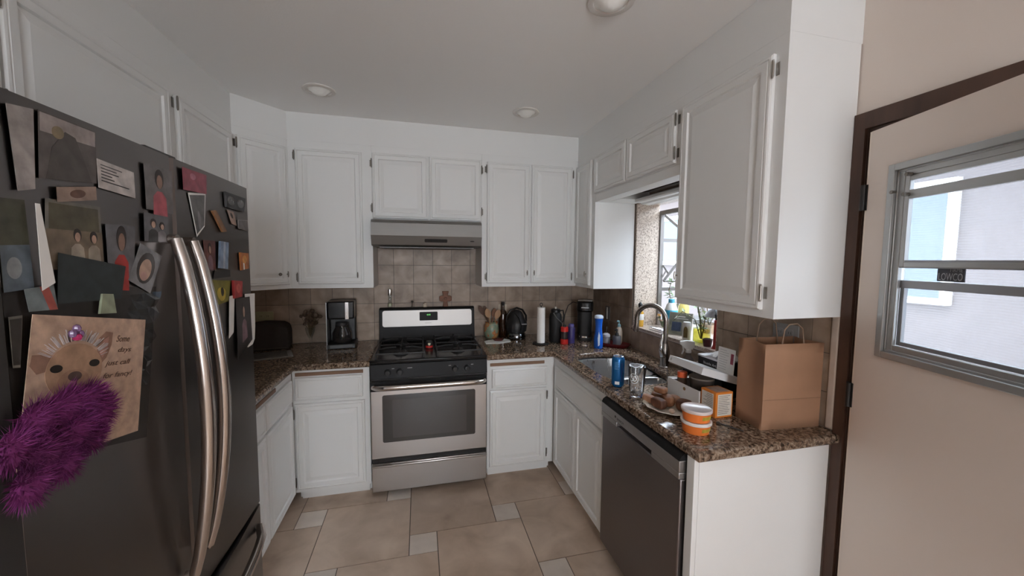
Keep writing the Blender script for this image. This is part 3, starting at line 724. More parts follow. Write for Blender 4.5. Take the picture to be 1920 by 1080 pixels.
flat('photo', 'small tan snapshot slanting below the sunglasses magnet', 'photo', [(-1.745,1.728),(-1.700,1.726),(-1.680,1.680),(-1.718,1.685)], P2('peach',(.36,.25,.20)), [('o', HAIR, .5,.35,.2,.2)])
flat('photo', 'small grey snapshot at the far upper edge of the refrigerator', 'photo', [(-1.672,1.702),(-1.592,1.708),(-1.590,1.668),(-1.672,1.672)], P2('greyhaze'), border=P2('palegrey'))
flat('magnet', 'pale blue can shaped magnet in the middle of the far door', 'magnet', [(-1.811,1.621),(-1.760,1.619),(-1.772,1.531),(-1.824,1.536)], P2('skyblue',(.20,.27,.38)), [('r', P2('paleblue',(.38,.42,.5)), .35,0,.6,1)], th=.006)
flat('photo', 'reddish brown photo left of the blue can magnet', 'photo', [(-1.895,1.620),(-1.826,1.621),(-1.830,1.530),(-1.888,1.541)], P2('maroonp',(.14,.05,.04)), person(.5,.3,.8,P2('mauve',(.20,.12,.14))))
flat('card', 'black card under the blue can magnet', 'card', [(-1.84,1.528),(-1.74,1.528),(-1.74,1.505),(-1.85,1.503)], BLKP)
flat('magnet', 'orange flower magnet near the far edge of the refrigerator', 'magnet', [(-1.672,1.588),(-1.604,1.586),(-1.604,1.530),(-1.668,1.524)], P2('amber',(.42,.14,.04)), [('r', PAPER, .3,.6,.45,1), ('o', P2('gold',(.6,.28,.08)), .5,.4,.25,.25)], th=.004)
flat('magnet', 'yellow green fruit shaped magnet beside the far door handle', 'magnet', [(-1.877,1.501),(-1.755,1.492),(-1.778,1.425),(-1.845,1.421)], P2('lime',(.20,.18,.03)), [('o', P2('yellow',(.48,.36,.05)), .45,.6,.3,.3), ('o', P2('umber'), .5,.5,.1,.2)], th=.006)
flat('magnet', 'red rose magnet right of the yellow fruit magnet', 'magnet', [(-1.738,1.492),(-1.676,1.486),(-1.681,1.432),(-1.736,1.430)], P2('rosered',(.34,.04,.04)), [('o', P2('rose2',(.5,.12,.1)), .5,.45,.28,.28)], th=.008)
flat('paper_strip', 'long white paper strip hanging below the red rose magnet', 'paper', [(-1.760,1.440),(-1.724,1.441),(-1.741,1.315),(-1.775,1.300)], PAPER)
flat('photo', 'dark photo of people hanging at the far edge of the refrigerator', 'photo', [(-1.722,1.428),(-1.612,1.425),(-1.604,1.262),(-1.722,1.215)], P2('night',(.03,.025,.025)), person(.5,.25,.6,P2('mauve')), lift=.006)
b = B(); b.prism([(-.04,0),(.045,-.005),(.040,-.06),(.037,-.13),(.028,-.18),(.010,-.196),(-.03,-.20),(-.045,-.195)], 'x', 0, .0006)
one(b, 'paper_sheet', 'torn white sheet sticking out past the far edge of the refrigerator', 'paper', PAPER, (FXP+.002, -1.597, 1.437), smooth=False)

# greeting card with a dog in a crown, and its purple feather boa
CW, CH = .262, .246; ang = math.radians(-10.8)
t = thing('greeting_card', 'greeting card of a dog wearing a tiara, with handwriting, on the near refrigerator door', 'card', (FXP+.012,-2.429,1.474))
UX_ = Vector((0, math.cos(ang), math.sin(ang))); VX_ = Vector((0, math.sin(ang), -math.cos(ang)))
def cardp(u, v): return UX_*(u*CW) + VX_*(v*CH)
DOG = P2('dog_tan', (.42,.26,.17)); DOGD = P2('dog_shadow', (.24,.13,.09)); EAR = P2('dog_ear', (.30,.17,.12)); EYE = P2('eye', (.02,.015,.012))
cb = B(); cmats = [P2('card_peach', (.52,.36,.27), .5)]
def cpoly(pl, d0, d1, m):
    if m not in cmats: cmats.append(m)
    cb.mi = cmats.index(m)
    A_ = [cb._v(cardp(*p)+Vector((d0,0,0))) for p in pl]; C_ = [cb._v(cardp(*p)+Vector((d1,0,0))) for p in pl]; n = len(pl)
    cb._f(A_); cb._f(C_)
    for i in range(n): cb._f([A_[i],A_[(i+1)%n],C_[(i+1)%n],C_[i]])
def oval(u, v, ru, rv, n=24, a=0): return [(u+ru*math.cos(2*PI*k/n)*math.cos(a)-rv*math.sin(2*PI*k/n)*math.sin(a), v+ru*math.cos(2*PI*k/n)*math.sin(a)+rv*math.sin(2*PI*k/n)*math.cos(a)) for k in range(n)]
cpoly([(0,0),(1,0),(1,1),(0,1)], -.001, 0, cmats[0])
cpoly([(.50,.30),(.52,.16),(.58,.11),(.645,.12),(.64,.22),(.60,.32),(.54,.38)], 0, .0003, EAR)
cpoly([(.53,.28),(.56,.18),(.61,.15),(.60,.25),(.56,.32)], 0, .0005, P2('ear_pink', (.45,.24,.19)))
cpoly([(.16,.38),(.06,.40),(.01,.34),(.02,.27),(.10,.27),(.2,.30)], 0, .0003, EAR)
cpoly(oval(.34,.40,.225,.20), 0, .0006, DOG)
cpoly(oval(.33,.49,.13,.10), 0, .0008, P2('muzzle', (.36,.21,.14)))
cpoly(oval(.335,.44,.055,.035), 0, .0010, P2('nose', (.10,.06,.05)))
cpoly(oval(.19,.375,.045,.028), 0, .0010, EYE); cpoly(oval(.49,.355,.045,.028), 0, .0010, EYE)
cpoly(oval(.33,.53,.07,.012), 0, .0010, DOGD)
ruff = P2('ruff', (.62,.55,.55))
for k in range(44):
    a_ = math.radians(205 + 130*k/43 + random.uniform(-3,3)); r0 = .19; r1 = .19+random.uniform(.05,.10)
    c_ = (.34,.37)
    p0 = (c_[0]+1.15*r0*math.cos(a_), c_[1]+r0*math.sin(a_)); p1 = (c_[0]+1.15*r1*math.cos(a_), c_[1]+r1*math.sin(a_))
    cpoly([(p0[0]-.006,p0[1]), (p1[0]-.003,p1[1]), (p1[0]+.003,p1[1]), (p0[0]+.006,p0[1])], .0005, .0014, ruff)
cb.build('card', cmats, t, smooth=False)
b = B(); c_ = cardp(.30,.155)
b.ball((.006, c_.y, c_.z), .007, seg=8); b.build('jewel', P2('jewel', (.40,.03,.12), .1), t)
b = B()
for du, dv in ((.30,.09),(.27,.13),(.33,.13)):
    p = cardp(du, dv); b.ball((.004,p.y,p.z), .006, sz=1.3, seg=8)
b.build('tiara', P2('tiara', (.25,.15,.30), .2), t)
for s_, u_, v_, w_ in (('Some', .755,.17,.14), ('days', .78,.27,.14), ('just call', .72,.375,.26), ('for fancy!', .73,.475,.30)):
    c_ = cardp(u_, v_); mt = Matrix((UX_, -VX_, Vector((1,0,0)))).transposed().to_4x4(); mt.translation = c_ + Vector((.0003,0,0))
    text(s_, w_*CW, .055*CH, P2('brown_ink', (.12,.07,.05)), t, mt, 'handwriting', .0004, shear=.35)
# boa
bo = B(); random.seed(3)
PUR = ramp_mat('purple_feather', 14, [(.3,(.11,.012,.085)),(.55,(.20,.025,.16)),(.75,(.27,.05,.25))], .9)
blobs = [(-2.374, 1.307, 0.043), (-2.419, 1.31, 0.045), (-2.464, 1.307, 0.045), (-2.499, 1.282, 0.042), (-2.349, 1.277, 0.041), (-2.404, 1.264, 0.049), (-2.464, 1.254, 0.049), (-2.369, 1.237, 0.034), (-2.424, 1.22, 0.038), (-2.484, 1.217, 0.042)]
BX = FXP+.036
for (y, z, r) in blobs:
    bo.ball((0, y+2.35, z-1.29), r*.72, sx=.34, seg=12, jitter=.06)
    for k in range(520):
        a_ = random.uniform(0, 2*PI); th_ = math.acos(random.uniform(-1,1))
        d = Vector((abs(math.sin(th_)*math.cos(a_))*.6, math.sin(th_)*math.sin(a_), math.cos(th_)))
        p0 = Vector((0, y+2.35, z-1.29)) + Vector((d.x*.34, d.y, d.z))*r*.66
        L_ = random.uniform(.35,.62)*r; side = d.cross(Vector((random.random(),random.random(),random.random()))).normalized()*.0011
        d2_ = (d + Vector((random.uniform(-.1,.3),random.uniform(-.4,.4),random.uniform(-.55,.25)))).normalized()
        p1 = p0 + d2_*L_*Vector((.6,1,1)).length/1.53
        v = [bo._v(p0-side), bo._v(p0+side), bo._v(p1)]; bo._f(v)
bo.M = Matrix()
one(bo, 'feather_boa', 'fluffy purple feather boa fixed on the dog greeting card', 'feather boa', PUR, (BX,-2.35,1.29), smooth=False)

# ------------------------------------------------------------ kitchen window (garden window)
t = B()
t.box(.0, .19, WY0-.016, WY0-.0005, WZ0, WZ1-.0005, 0)                 # jamb linings
t.box(.0, .19, WY1+.0005, WY1+.016, WZ0, WZ1-.0005, 0)
t.box(-.006, .62, WY1-.0+.0005, WY0-.0005, WZ0+.0005-.0, WZ0+.016, 0)     # sill
t.box(.0, .19, WY1+.016, WY0-.016, WZ1-.014, WZ1-.0005, 0)
gw = struct(t.build('window_1', GRANITE2, bevel=.002))
b = B(); fx0, fx1 = .192, .62; zt, zf_ = 1.945, 1.66; th = .022
for y in (WY0-.02, WY1+.02):
    y0, y1 = y-th/2, y+th/2
    b.box(fx0, fx0+.03, y0, y1, WZ0+.017, zt)
    b.box(fx1-.03, fx1, y0, y1, WZ0+.017, zf_)
    b.tube([(fx0+.01,y,zt-.008),(fx1-.01,y,zf_-.005)], .013, 4)
    b.box(fx0+.03, fx1-.03, y0, y1, WZ0+.017, WZ0+.045); b.box(fx0+.03, fx1-.03, y0, y1, zf_+.055, zf_+.08) if y > -1 else None
    b.box(fx0+.03, fx1-.03, y0, y1, 1.345, 1.37)
b.box(fx1-.03, fx1, WY1+.03, WY0-.03, zf_-.03, zf_); b.box(fx1-.03, fx1, WY1+.03, WY0-.03, WZ0+.017, WZ0+.045)
b.box(fx1-.03, fx1, -1.095, -1.065, WZ0+.045, zf_-.03); b.box(fx0, fx0+.03, WY1+.03, WY0-.03, zt-.03, zt)
b.tube([(fx0+.01,-1.08,zt-.008),(fx1-.01,-1.08,zf_-.005)], .011, 4)
b.build('window_frame', ALUD, gw)
b = B(); yv = WY0-.045
b.tube([(fx0+.03,yv,1.42),(fx0+.21,yv-.03,1.66)], .010, 4); b.tube([(fx0+.03,yv,1.42),(fx0+.21,yv,1.42)], .008, 4)
b.tube([(fx0+.02,yv,1.54),(fx0+.075,yv,1.47)], .008, 4); b.tube([(fx0+.02,yv,1.45),(fx0+.05,yv,1.50)], .006, 4)
b.build('vent_arm', ALUD, gw)
b = B()
b.box(fx1-.016, fx1-.012, WY1+.03, WY0-.03, WZ0+.04, zf_-.02)
for y in (WY0-.02, WY1+.02):
    b.prism([(fx0+.03,WZ0+.04),(fx1-.03,WZ0+.04),(fx1-.03,zf_-.005),(fx0+.03,zt-.04)], 'y', y-.002, y+.002)
b.poly([(fx0+.02,WY1+.03,zt-.02),(fx0+.02,WY0-.03,zt-.02),(fx1-.02,WY0-.03,zf_-.015),(fx1-.02,WY1+.03,zf_-.015)])
b.build('pane', PANE, gw)

# things in the garden window
SZ = WZ0+.0165
GREEN = ramp_mat('leaf_green', 8, [(.3,(.055,.10,.03)),(.7,(.16,.24,.08))], .5)
GREENP = ramp_mat('pale_leaf', 8, [(.3,(.20,.27,.14)),(.7,(.42,.46,.30))], .5)
def leaf(b, p, d, L_, w_):
    d = d.normalized(); s_ = d.cross(Vector((0,0,1)))
    if s_.length < .1: s_ = Vector((1,0,0))
    s_.normalize(); up = s_.cross(d)
    pts = [p, p+d*L_*.3+s_*w_*.5+up*.004, p+d*L_*.65+s_*w_*.42, p+d*L_, p+d*L_*.65-s_*w_*.42, p+d*L_*.3-s_*w_*.5+up*.004]
    m_ = [b._v(p), b._v(p+d*L_*.5-up*w_*.12), b._v(p+d*L_)]
    a_ = [b._v(pts[1]), b._v(pts[2])]; c_ = [b._v(pts[5]), b._v(pts[4])]
    b._f([m_[0],m_[1],a_[0]]); b._f([m_[1],a_[1],a_[0]]); b._f([m_[1],m_[2],a_[1]])
    b._f([m_[0],c_[0],m_[1]]); b._f([c_[0],c_[1],m_[1]]); b._f([c_[1],m_[2],m_[1]])
def plant(name, label, loc, stems, lmat, lsize, nl, pot=None, smat=None, seed=1):
    random.seed(seed); t = thing(name, label, 'plant', loc)
    sb, lb = B(), B()
    for st in stems:
        st = [Vector(p) for p in st]; sb.tube(st, [.0032]*(len(st)-1)+[.0014], 6)
        for k in range(nl):
            s_ = random.uniform(.15,1)*(len(st)-1); i = min(int(s_), len(st)-2); p = st[i].lerp(st[i+1], s_-i)
            leaf(lb, p, Vector((random.uniform(-1,1),random.uniform(-1,1),random.uniform(-.6,.8))), lsize*random.uniform(.6,1.1), lsize*random.uniform(.4,.6))
    sb.build('stem', smat or M('stem_brown', (.14,.10,.05), .7), t); lb.build('foliage', lmat, t)
    if pot: pot(t)
    return t
def potm(mat, r, h):
    def f(t): B().lathe([(0,0),(r*.75,0),(r,h),(r*.93,h),(r*.7,.01),(0,.01)], seg=20).build('pot', mat, t); B().lathe([(0,h*.85),(r*.93,h*.85)], seg=20).build('soil', M('soil', (.04,.03,.02), .9), t)
    return f
plant('vine', 'leafy green vine climbing beside the far glass of the garden window', (.30,-.735,SZ), [[(0,0,.05),(-.02,.01,.18),(-.05,.0,.27),(-.04,-.02,.36)], [(0,0,.05),(.02,-.03,.18),(.02,-.06,.28),(.0,-.08,.38)], [(0,0,.05),(-.04,-.02,.16),(-.07,-.03,.26)], [(0,0,.05),(.03,-.01,.2),(.04,-.01,.33),(.03,0,.44)]],
      GREEN, .050, 14, potm(M('pot_white', (.6,.58,.54), .5), .05, .07), seed=4)
plant('potted_plant', 'small sprawling green plant along the garden window glass', (.36,-1.03,SZ), [[(0,0,.05),(-.03,.03,.16),(-.05,.08,.27)], [(0,0,.05),(.0,-.06,.16),(-.03,-.13,.26)], [(0,0,.05),(-.05,-.03,.18),(-.11,-.03,.31)]],
      GREENP, .055, 14, potm(M('pot_tan', (.42,.30,.2), .6), .05, .06), seed=9)
def vase(t):
    B().lathe([(0,0),(.046,0),(.050,.006),(.050,.150),(.047,.160),(.0455,.160),(.0475,.15),(.0475,.006),(0,.005)], seg=28).build('jar', CLEAR, t)
    B().lathe([(0,.0055),(.0472,.0055),(.0472,.085),(0,.085)], seg=28).build('water', LIQ, t)
plant('cutting_in_jar', 'plant cutting rooting in a clear jar of yellow water on the window sill', (.085,-1.285,SZ), [[(0,0,.02),(0,.01,.12),(-.01,.03,.22),(-.04,.10,.28)], [(0,0,.02),(.01,-.01,.14),(.02,-.05,.23),(.0,-.09,.26)], [(.005,.01,.02),(0,.02,.13),(.03,.08,.20),(.05,.16,.23)], [(0,.01,.02),(-.01,.05,.13),(-.03,.14,.17),(-.05,.20,.10)]],
      GREENP, .040, 7, vase, M('stem_olive', (.10,.10,.03), .6), seed=12)
def bottle(name, label, loc, prof, mat, capm=None, capprof=None, cat='bottle', label_mat=None, lab=None, seg=24):
    t = thing(name, label, cat, loc); B().lathe(prof, seg=seg).build('body', mat, t)
    if capprof: B().lathe(capprof, seg=seg).build('cap', capm, t)
    if lab: B().lathe([(lab[0]+.0002,lab[1]),(lab[0]+.0006,lab[1]+.001),(lab[0]+.0006,lab[2]-.001),(lab[0]+.0002,lab[2])], seg=seg).build('paper_label', label_mat, t)
    return t
bottle('dish_soap_bottle', 'yellow soap bottle with black cap at the far left of the window sill', (.030,-.710,SZ), [(0,0),(.024,0),(.026,.01),(.026,.10),(.012,.128),(.010,.14),(0,.14)], M('amber_soap', (.65,.36,.05), .25), BLKP, [(.013,.1405),(.014,.142),(.016,.165),(.006,.18),(0,.182)], lab=(.026,.05,.095), label_mat=PAPER)
t = thing('picture_frame', 'dark framed picture leaning back on the window sill behind the faucet', 'picture frame', (.075,-1.085,SZ), math.radians(-58))
fb2 = B(); fb2.M = Matrix.Rotation(math.radians(-14), 4, 'X')
fb2.box(-.075,.075,.004,.014,.0,.155); fb2.build('frame', M('frame_grey', (.32,.30,.26), .4), t, bevel=.001)
fb2 = B(); fb2.M = Matrix.Rotation(math.radians(-14), 4, 'X')
fb2.box(-.068,.068,.0025,.0038,.008,.147,0); fb2.box(-.05,.01,.0018,.0024,.03,.09,1); fb2.box(-.03,.03,.0018,.0024,.125,.131,2); fb2.box(-.04,.05,.0018,.0024,.112,.116,2)
fb2.build('picture', [P2('sage',(.20,.20,.16)), P2('navy'), PAPER], t)
bottle('detergent_jug', 'white jug with a blue drop beyond the faucet in the garden window', (.135,-.925,SZ), [(0,0),(.038,0),(.042,.01),(.042,.15),(.03,.19),(.018,.20),(0,.20)], WPLAS, M('jug_cap', (.1,.45,.65), .4), [(.019,.2005),(.02,.205),(.02,.225),(0,.227)], 'jug', P2('drop_blue',(.05,.45,.70)), (.042,.09,.15))
bottle('detergent_bottle', 'bright yellow bottle beside the white jug in the garden window', (.235,-.925,SZ), [(0,0),(.032,0),(.036,.01),(.036,.17),(.02,.20),(0,.20)], M('yellow_plastic', (.75,.60,.18), .4), M('orange_cap', (.8,.35,.05), .4), [(.021,.2005),(.02,.22),(0,.222)])
bottle('candle_jar', 'small frosted jar with an arched dark label on the window sill', (.050,-1.195,SZ), [(0,0),(.023,0),(.025,.008),(.025,.10),(.021,.11),(0,.11)], M('frosted_jar', (.62,.62,.60), .35), cat='jar')
b = B(); arch = [(-.012,.0),(.012,.0),(.012,.045)] + [(.012*math.cos(a_), .045+.025*math.sin(a_)) for a_ in [PI*k/8 for k in range(1,8)]] + [(-.012,.045)]
jl = bpy.data.objects['candle_jar']
bb = B(); bb.M = Matrix.Rotation(math.radians(-52),4,'Z'); bb.prism([(p[0],p[1]+.015) for p in arch], 'y', -.0270, -.0235); bb.build('arched_label', P2('bronze',(.16,.12,.05)), jl)
t = thing('flower_pot', 'little maroon flower pot at the near end of the window sill', 'flower pot', (.040,-1.385,SZ))
B().lathe([(0,0),(.020,0),(.028,.042),(.026,.042),(.019,.004),(0,.004)], seg=20).build('pot', M('maroon', (.07,.02,.025), .5), t)
B().ball((0,0,.040), .024, sz=.35, seg=10, jitter=.1).build('soil', M('soil'), t)
t = thing('desk_lamp', 'grey domed lamp on a red stand with black gooseneck in the garden window', 'lamp', (.036,-1.448,SZ))
B().lathe([(0,0),(.02,0),(.012,.02),(.010,.16),(0,.165)], seg=16).build('stand', M('lamp_red', (.38,.03,.03), .4), t)
B().tube([(0,0,.16),(.0,.006,.19),(.02,.03,.215),(.06,.07,.22)], .005, 8).build('gooseneck', BLKP, t)
B().lathe([(.012,.0),(.03,-.01),(.05,-.035),(.062,-.06),(.058,-.06),(.045,-.033),(.01,-.006),(0,-.004)], (.075,.085,.225), 24).build('lamp_shade', M('lamp_grey', (.40,.41,.45), .35, .4), t)
t = thing('flower_arrangement', 'pink and orange blossoms low in the garden window behind the faucet', 'flowers', (.195,-.765,SZ))
random.seed(5); b = B(); b2 = B()
for k in range(26):
    p = Vector((random.uniform(-.045,.045), random.uniform(-.045,.045), random.uniform(.04,.13)))
    b.ball(p, .012, sz=.6, seg=8, jitter=.2, mi=k % 3)
    b2.tube([(p.x*.3,p.y*.3,.0),(p.x,p.y,p.z)], .0016, 5)
b.build('blossom', [P2('flower_pink',(.75,.35,.38)), P2('flower_orange',(.80,.42,.15)), P2('flower_cream',(.8,.7,.6))], t); b2.build('stem', GREEN, t)
t = thing('cutlery_rack', 'small shiny metal sponge rack on the window sill behind the faucet', 'rack', (.035,-.93,SZ))
b = B()
for z in (.006,.022): b.tube([(-.025,-.07,z),(.025,-.07,z),(.025,.07,z),(-.025,.07,z)], .0025, 6, closed=True)
for k in range(7): b.tube([(-.025,-.07+.14*k/6,.022),(.025,-.07+.14*k/6,.022)], .0018, 6)
for x in (-.025,.025):
    for y in (-.07,.07): b.tube([(x,y,.0025),(x,y,.022)], .002, 6)
b.build('wire', CHROME, t)
t.name = 'sponge_rack'

# ------------------------------------------------------------ exterior door, ajar
t = struct(B().box(-.016, -.0005, DY0, -2.1185, 0.0005, 2.105).box(-.016, -.0005, DY1, DY0, 2.047, 2.105).box(-.016, -.0005, DY1-.06, DY1, .0005, 2.105)
   .box(-.0004, .172, DY0+.0005-.020, DY0-.0005, .0005, 2.047).box(-.0004, .172, DY1+.0005, DY1+.020, .0005, 2.047).box(-.0004, .172, DY1+.02, DY0-.02, 2.03, 2.0495).build('trim_1', BROWN, smooth=False))
DA = math.radians(17.4)
# door local frame: x along the leaf from the hinge, y inward normal, z up
DM = Matrix.Rotation(-PI/2-DA, 4, 'Z')          # x -> (-sin, -cos)
door = bpy.data.objects.new('door_1', None); COL.objects.link(door); door['kind'] = 'structure'
door.location = (-.018, -2.170, 0); door.rotation_euler.z = -PI/2-DA
u0, u1, w0, w1 = .012, .800, 1.268, 1.876
wy0, wy1 = .112, .690
# local +y after the rotation points outwards (x+), so the leaf runs y 0 .. .04
b = B(); b.box(u0, wy0, 0, .04, .012, 2.028); b.box(wy1, u1, 0, .04, .012, 2.028); b.box(wy0, wy1, 0, .04, .012, w0); b.box(wy0, wy1, 0, .04, w1, 2.028)
b.build('leaf', DOORP, door, smooth=False)
B().box(.0035, .0115, .002, .038, .012, 2.028).build('lit_edge_strip', M('pale_strip', (.80,.72,.62), .35), door)  # pale colour stands in for daylight catching the hinge edge of the leaf
for z in (1.80, 1.08, .30):
    b = B(); b.cyl(.008, z-.045, z+.045, (.002,-.006,0), 12); b.box(.003, .014, -.003, -.0004, z-.045, z+.045); b.box(-.012, .001, -.004, 0, z-.045, z+.045)
    b.build('hinge', BLKP, door)
B().lathe([(0,-.001),(.03,-.001),(.03,-.006),(.012,-.012),(.012,-.035),(.028,-.045),(.028,-.06),(0,-.068)], (.745,0,.95), 20, axis='y').build('door_knob', HINGE, door)
wn = bpy.data.objects.new('window_2', None); COL.objects.link(wn); wn.parent = door
def ring(b, x0, x1, z0, z1, w_, y0, y1):
    b.box(x0, x0+w_, y0, y1, z0, z1); b.box(x1-w_, x1, y0, y1, z0, z1); b.box(x0+w_, x1-w_, y0, y1, z0, z0+w_); b.box(x0+w_, x1-w_, y0, y1, z1-w_, z1)
b = B(); ring(b, .100, .702, 1.252, 1.890, .022, -.012, -.0005); ring(b, wy0+.001, wy1-.001, w0+.001, w1-.001, .012, -.0004, .045)
ring(b, .124, .678, 1.278, 1.866, .020, .004, .016)
b.build('window_frame', ALU, wn, bevel=.002)
b = B(); ring(b, .145, .658, 1.556, 1.846, .016, .004, .018); b.box(.161,.642,.004,.018,1.772,1.800)
b.build('upper_sash', ALU, wn, bevel=.0015)
b = B(); ring(b, .140, .664, 1.298, 1.512, .014, .019, .032); b.box(.140,.664,.017,.034,1.488,1.513); b.box(.145,.658,.006,.018,1.553,1.578)
b.build('lower_sash', M('sash_grey', (.33,.34,.36), .4, .6), wn, bevel=.0015)
B().box(.14, .664, .024, .027, 1.30, 1.86).build('pane', PANE, wn)
B().box(.13, .674, .037, .0375, 1.285, 1.862).build('insect_screen', SCREEN, wn)
b = B()
for x, z in ((.165,1.848),(.160,1.786),(.118,1.80)): b.cyl(.006, -.014, .003, (x,0,z), 12, axis='y')
b.build('latch', HINGE, wn)
st = B().box(.250, .322, .0205, .0235, 1.516, 1.560).build('sticker', P2('sticker_navy', (.04,.045,.06), .4), wn)
SG = P2('sticker_grey', (.38,.40,.44), .5)
def onwin(x, z): return frame((x,.0203,z), (1,0,0), (0,0,1))
text('LOWCO', .064, .021, SG, st, onwin(.286,1.530)); text('FIRME', .032, .010, SG, st, onwin(.301,1.5495))

# ------------------------------------------------------------ ceiling lights
for k, (x, y, lb) in enumerate(((-2.125,-.735,'round recessed ceiling light nearest the diagonal corner cabinet'), (-.876,-.722,'round recessed ceiling light near the back right corner'), (-.86,-1.84,'round recessed ceiling light cut off by the top of the view'))):
    if k == 0:
        t0 = thing('ceiling_light', lb, 'ceiling light', (x,y,H), 0, 'recessed ceiling lights')
        B().lathe([(.088,-.0005),(.088,-.006),(.080,-.010),(.066,-.008),(.064,-.0005)], seg=36).build('trim_ring', M('light_trim', (.72,.70,.67), .4), t0)
        B().lathe([(.064,-.001),(.055,-.004),(.036,-.022),(.018,-.032),(0,-.034)], seg=36).build('lamp', M('lamp_face', (.85,.85,.82), .3, emit=(1,.97,.92), es=.02), t0)
    else:
        c_ = t0.copy(); COL.objects.link(c_); c_.location = (x,y,H); c_['label'] = lb
        for ch in list(t0.children):
            d_ = ch.copy(); COL.objects.link(d_); d_.parent = c_

# ------------------------------------------------------------ outlets
def outlet(label, mtx, w_, h_, mat, kind='outlet', n=2):
    t = thing('wall_outlet' if kind == 'outlet' else 'light_switch', label, kind); t.matrix_world = mtx
    bb = B(); bb.prism(rrect(-w_/2,w_/2,-h_/2,h_/2,.006), 'z', .0003, .006); bb.build('cover_plate', mat, t, bevel=.001)
    for k in range(n):
        bb = B(); oy = (k-(n-1)/2)*.04 if h_ >= w_ else 0; ox = 0 if h_ >= w_ else (k-(n-1)/2)*.046
        bb.prism(rrect(ox-.014,ox+.014,oy-.016,oy+.016,.006), 'z', .0062, .0085, 0); bb.box(ox-.006,ox-.004,oy-.004,oy+.006,.0086,.0090,1); bb.box(ox+.004,ox+.006,oy-.004,oy+.006,.0086,.0090,1)
        bb.build('socket', [mat, INK], t)
    return t
IV = M('ivory_plastic', (.55,.47,.36), .4)
outlet('yellowed horizontal outlet on the splashback above the dark bread box', frame((-2.71,-.0095,1.130), (1,0,0), (0,0,1)), .118, .073, M('yellowed', (.42,.39,.24), .4))
outlet('ivory outlet on the splashback behind the brown bottle', frame((-.870,-.0095,1.125), (1,0,0), (0,0,1)), .075, .118, IV)
outlet('white switch plate on the dark splashback right of the coffee machine', frame((-.0095,-.29,1.125), (0,-1,0), (0,0,1)), .075, .118, M('grey_plate', (.16,.15,.15), .5), 'switch', 1)
outlet('wide grey outlet plate on the splashback above the paper bag', frame((-.0095,-1.90,1.262), (0,-1,0), (0,0,1)), .118, .075, M('grey_plate2', (.30,.29,.28), .5))
b = B(); b.box(-.0225,-.0185,-.300,-.285,1.075,1.175)
o = b.build('rocker', WPLAS, None); o.parent = bpy.data.objects['light_switch']; o.matrix_parent_inverse = bpy.data.objects['light_switch'].matrix_world.inverted()

# ------------------------------------------------------------ worktop left
Z = CT+.0006
t = thing('coffee_maker', 'black drip coffee maker with glass carafe left of the stove', 'coffee maker', (-2.135,-.17,Z), math.radians(4))
B().box(-.095,.095,-.115,.11,0,.035).build('base', BLKP, t, bevel=.006)
B().box(-.09,.09,.02,.108,.0355,.345).build('water_tank', BLKP, t, bevel=.008)
B().box(-.09,.09,-.10,.0195,.215,.345).build('brew_head', BLACK, t, bevel=.01)
B().box(-.098,-.0915,-.11,.10,.0,.34).build('side_trim', M('satin_steel2',(.5,.5,.5),.3,1), t, bevel=.002)
B().box(.030,.052,-.1025,-.1002,.215,.338).build('steel_strip', M('bright_strip',(.85,.85,.85),.15,1), t)
B().lathe([(0,.036),(.055,.036),(.068,.06),(.066,.11),(.045,.150),(.046,.165),(.040,.165),(.040,.148),(.062,.11),(.064,.06),(0,.04)], (0,-.045,0), 28).build('carafe', M('carafe_glass', (.02,.018,.018), .05, spec=.8), t)
B().cyl(.044, .1655, .185, (0,-.045,0)).build('carafe_lid', BLKP, t)
B().tube([(0,-.092,.15),(0,-.125,.145),(0,-.13,.10),(0,-.112,.07)], .007, 8).build('carafe_handle', BLKP, t)
B().box(-.075,.075,-.1165,-.1152,.006,.03).build('control_face', M('grey_face',(.10,.10,.10),.4), t)
t = thing('vase', 'slender glass goblet holding dried brown flowers beside the coffee maker', 'vase', (-2.355,-.185,Z))
B().lathe([(0,0),(.040,0),(.040,.003),(.008,.010),(.006,.05),(.012,.07),(.028,.11),(.034,.15),(.032,.15),(.026,.11),(.010,.073),(0,.07)], seg=24).build('glass', CLEAR, t)
random.seed(8); b = B(); b2 = B()
for k in range(34):
    a_ = random.uniform(0,2*PI); r_ = random.uniform(0,.075); p = Vector((r_*math.cos(a_), r_*math.sin(a_), random.uniform(.19,.28)-r_*.5))
    b2.tube([(0,0,.08),(p.x*.3,p.y*.3,.14),tuple(p)], .0015, 5)
    b.ball(p, random.uniform(.010,.018), seg=8, jitter=.25)
b.build('dried_flowers', M('dried_brown', (.10,.065,.045), .9), t); b2.build('stem', M('stem_brown'), t)
t = thing('bread_box', 'dark brown rounded toaster cover on the left worktop corner', 'bread box', (-2.665,-.16,Z), math.radians(8))
pr = [(-.165,.0),(.165,.0),(.165,.12),(.155,.165),(.12,.185),(-.0,.195),(-.12,.175),(-.155,.155),(-.165,.10)]
B().prism(pr, 'y', -.085, .095).build('cover', M('dark_quilt', (.030,.022,.018), .8, bump=.4, bscale=60), t, bevel=.015)
B().box(-.15,.15,-.0885,-.0855,.01,.018).build('piping', M('piping_brown',(.06,.045,.035),.8), t)
b = B(); b.box(-.14,.14,-.10,.10,0,.003,0); b.box(-.135,.11,-.085,.09,.003,.008,1)
one(b, 'mail', 'flat pile of grey papers lying in front of the dark bread box', 'papers', [P2('papergrey',(.22,.21,.19),.7), P2('paperdark',(.10,.09,.08),.7)], (-2.56,-.40,Z), math.radians(20))

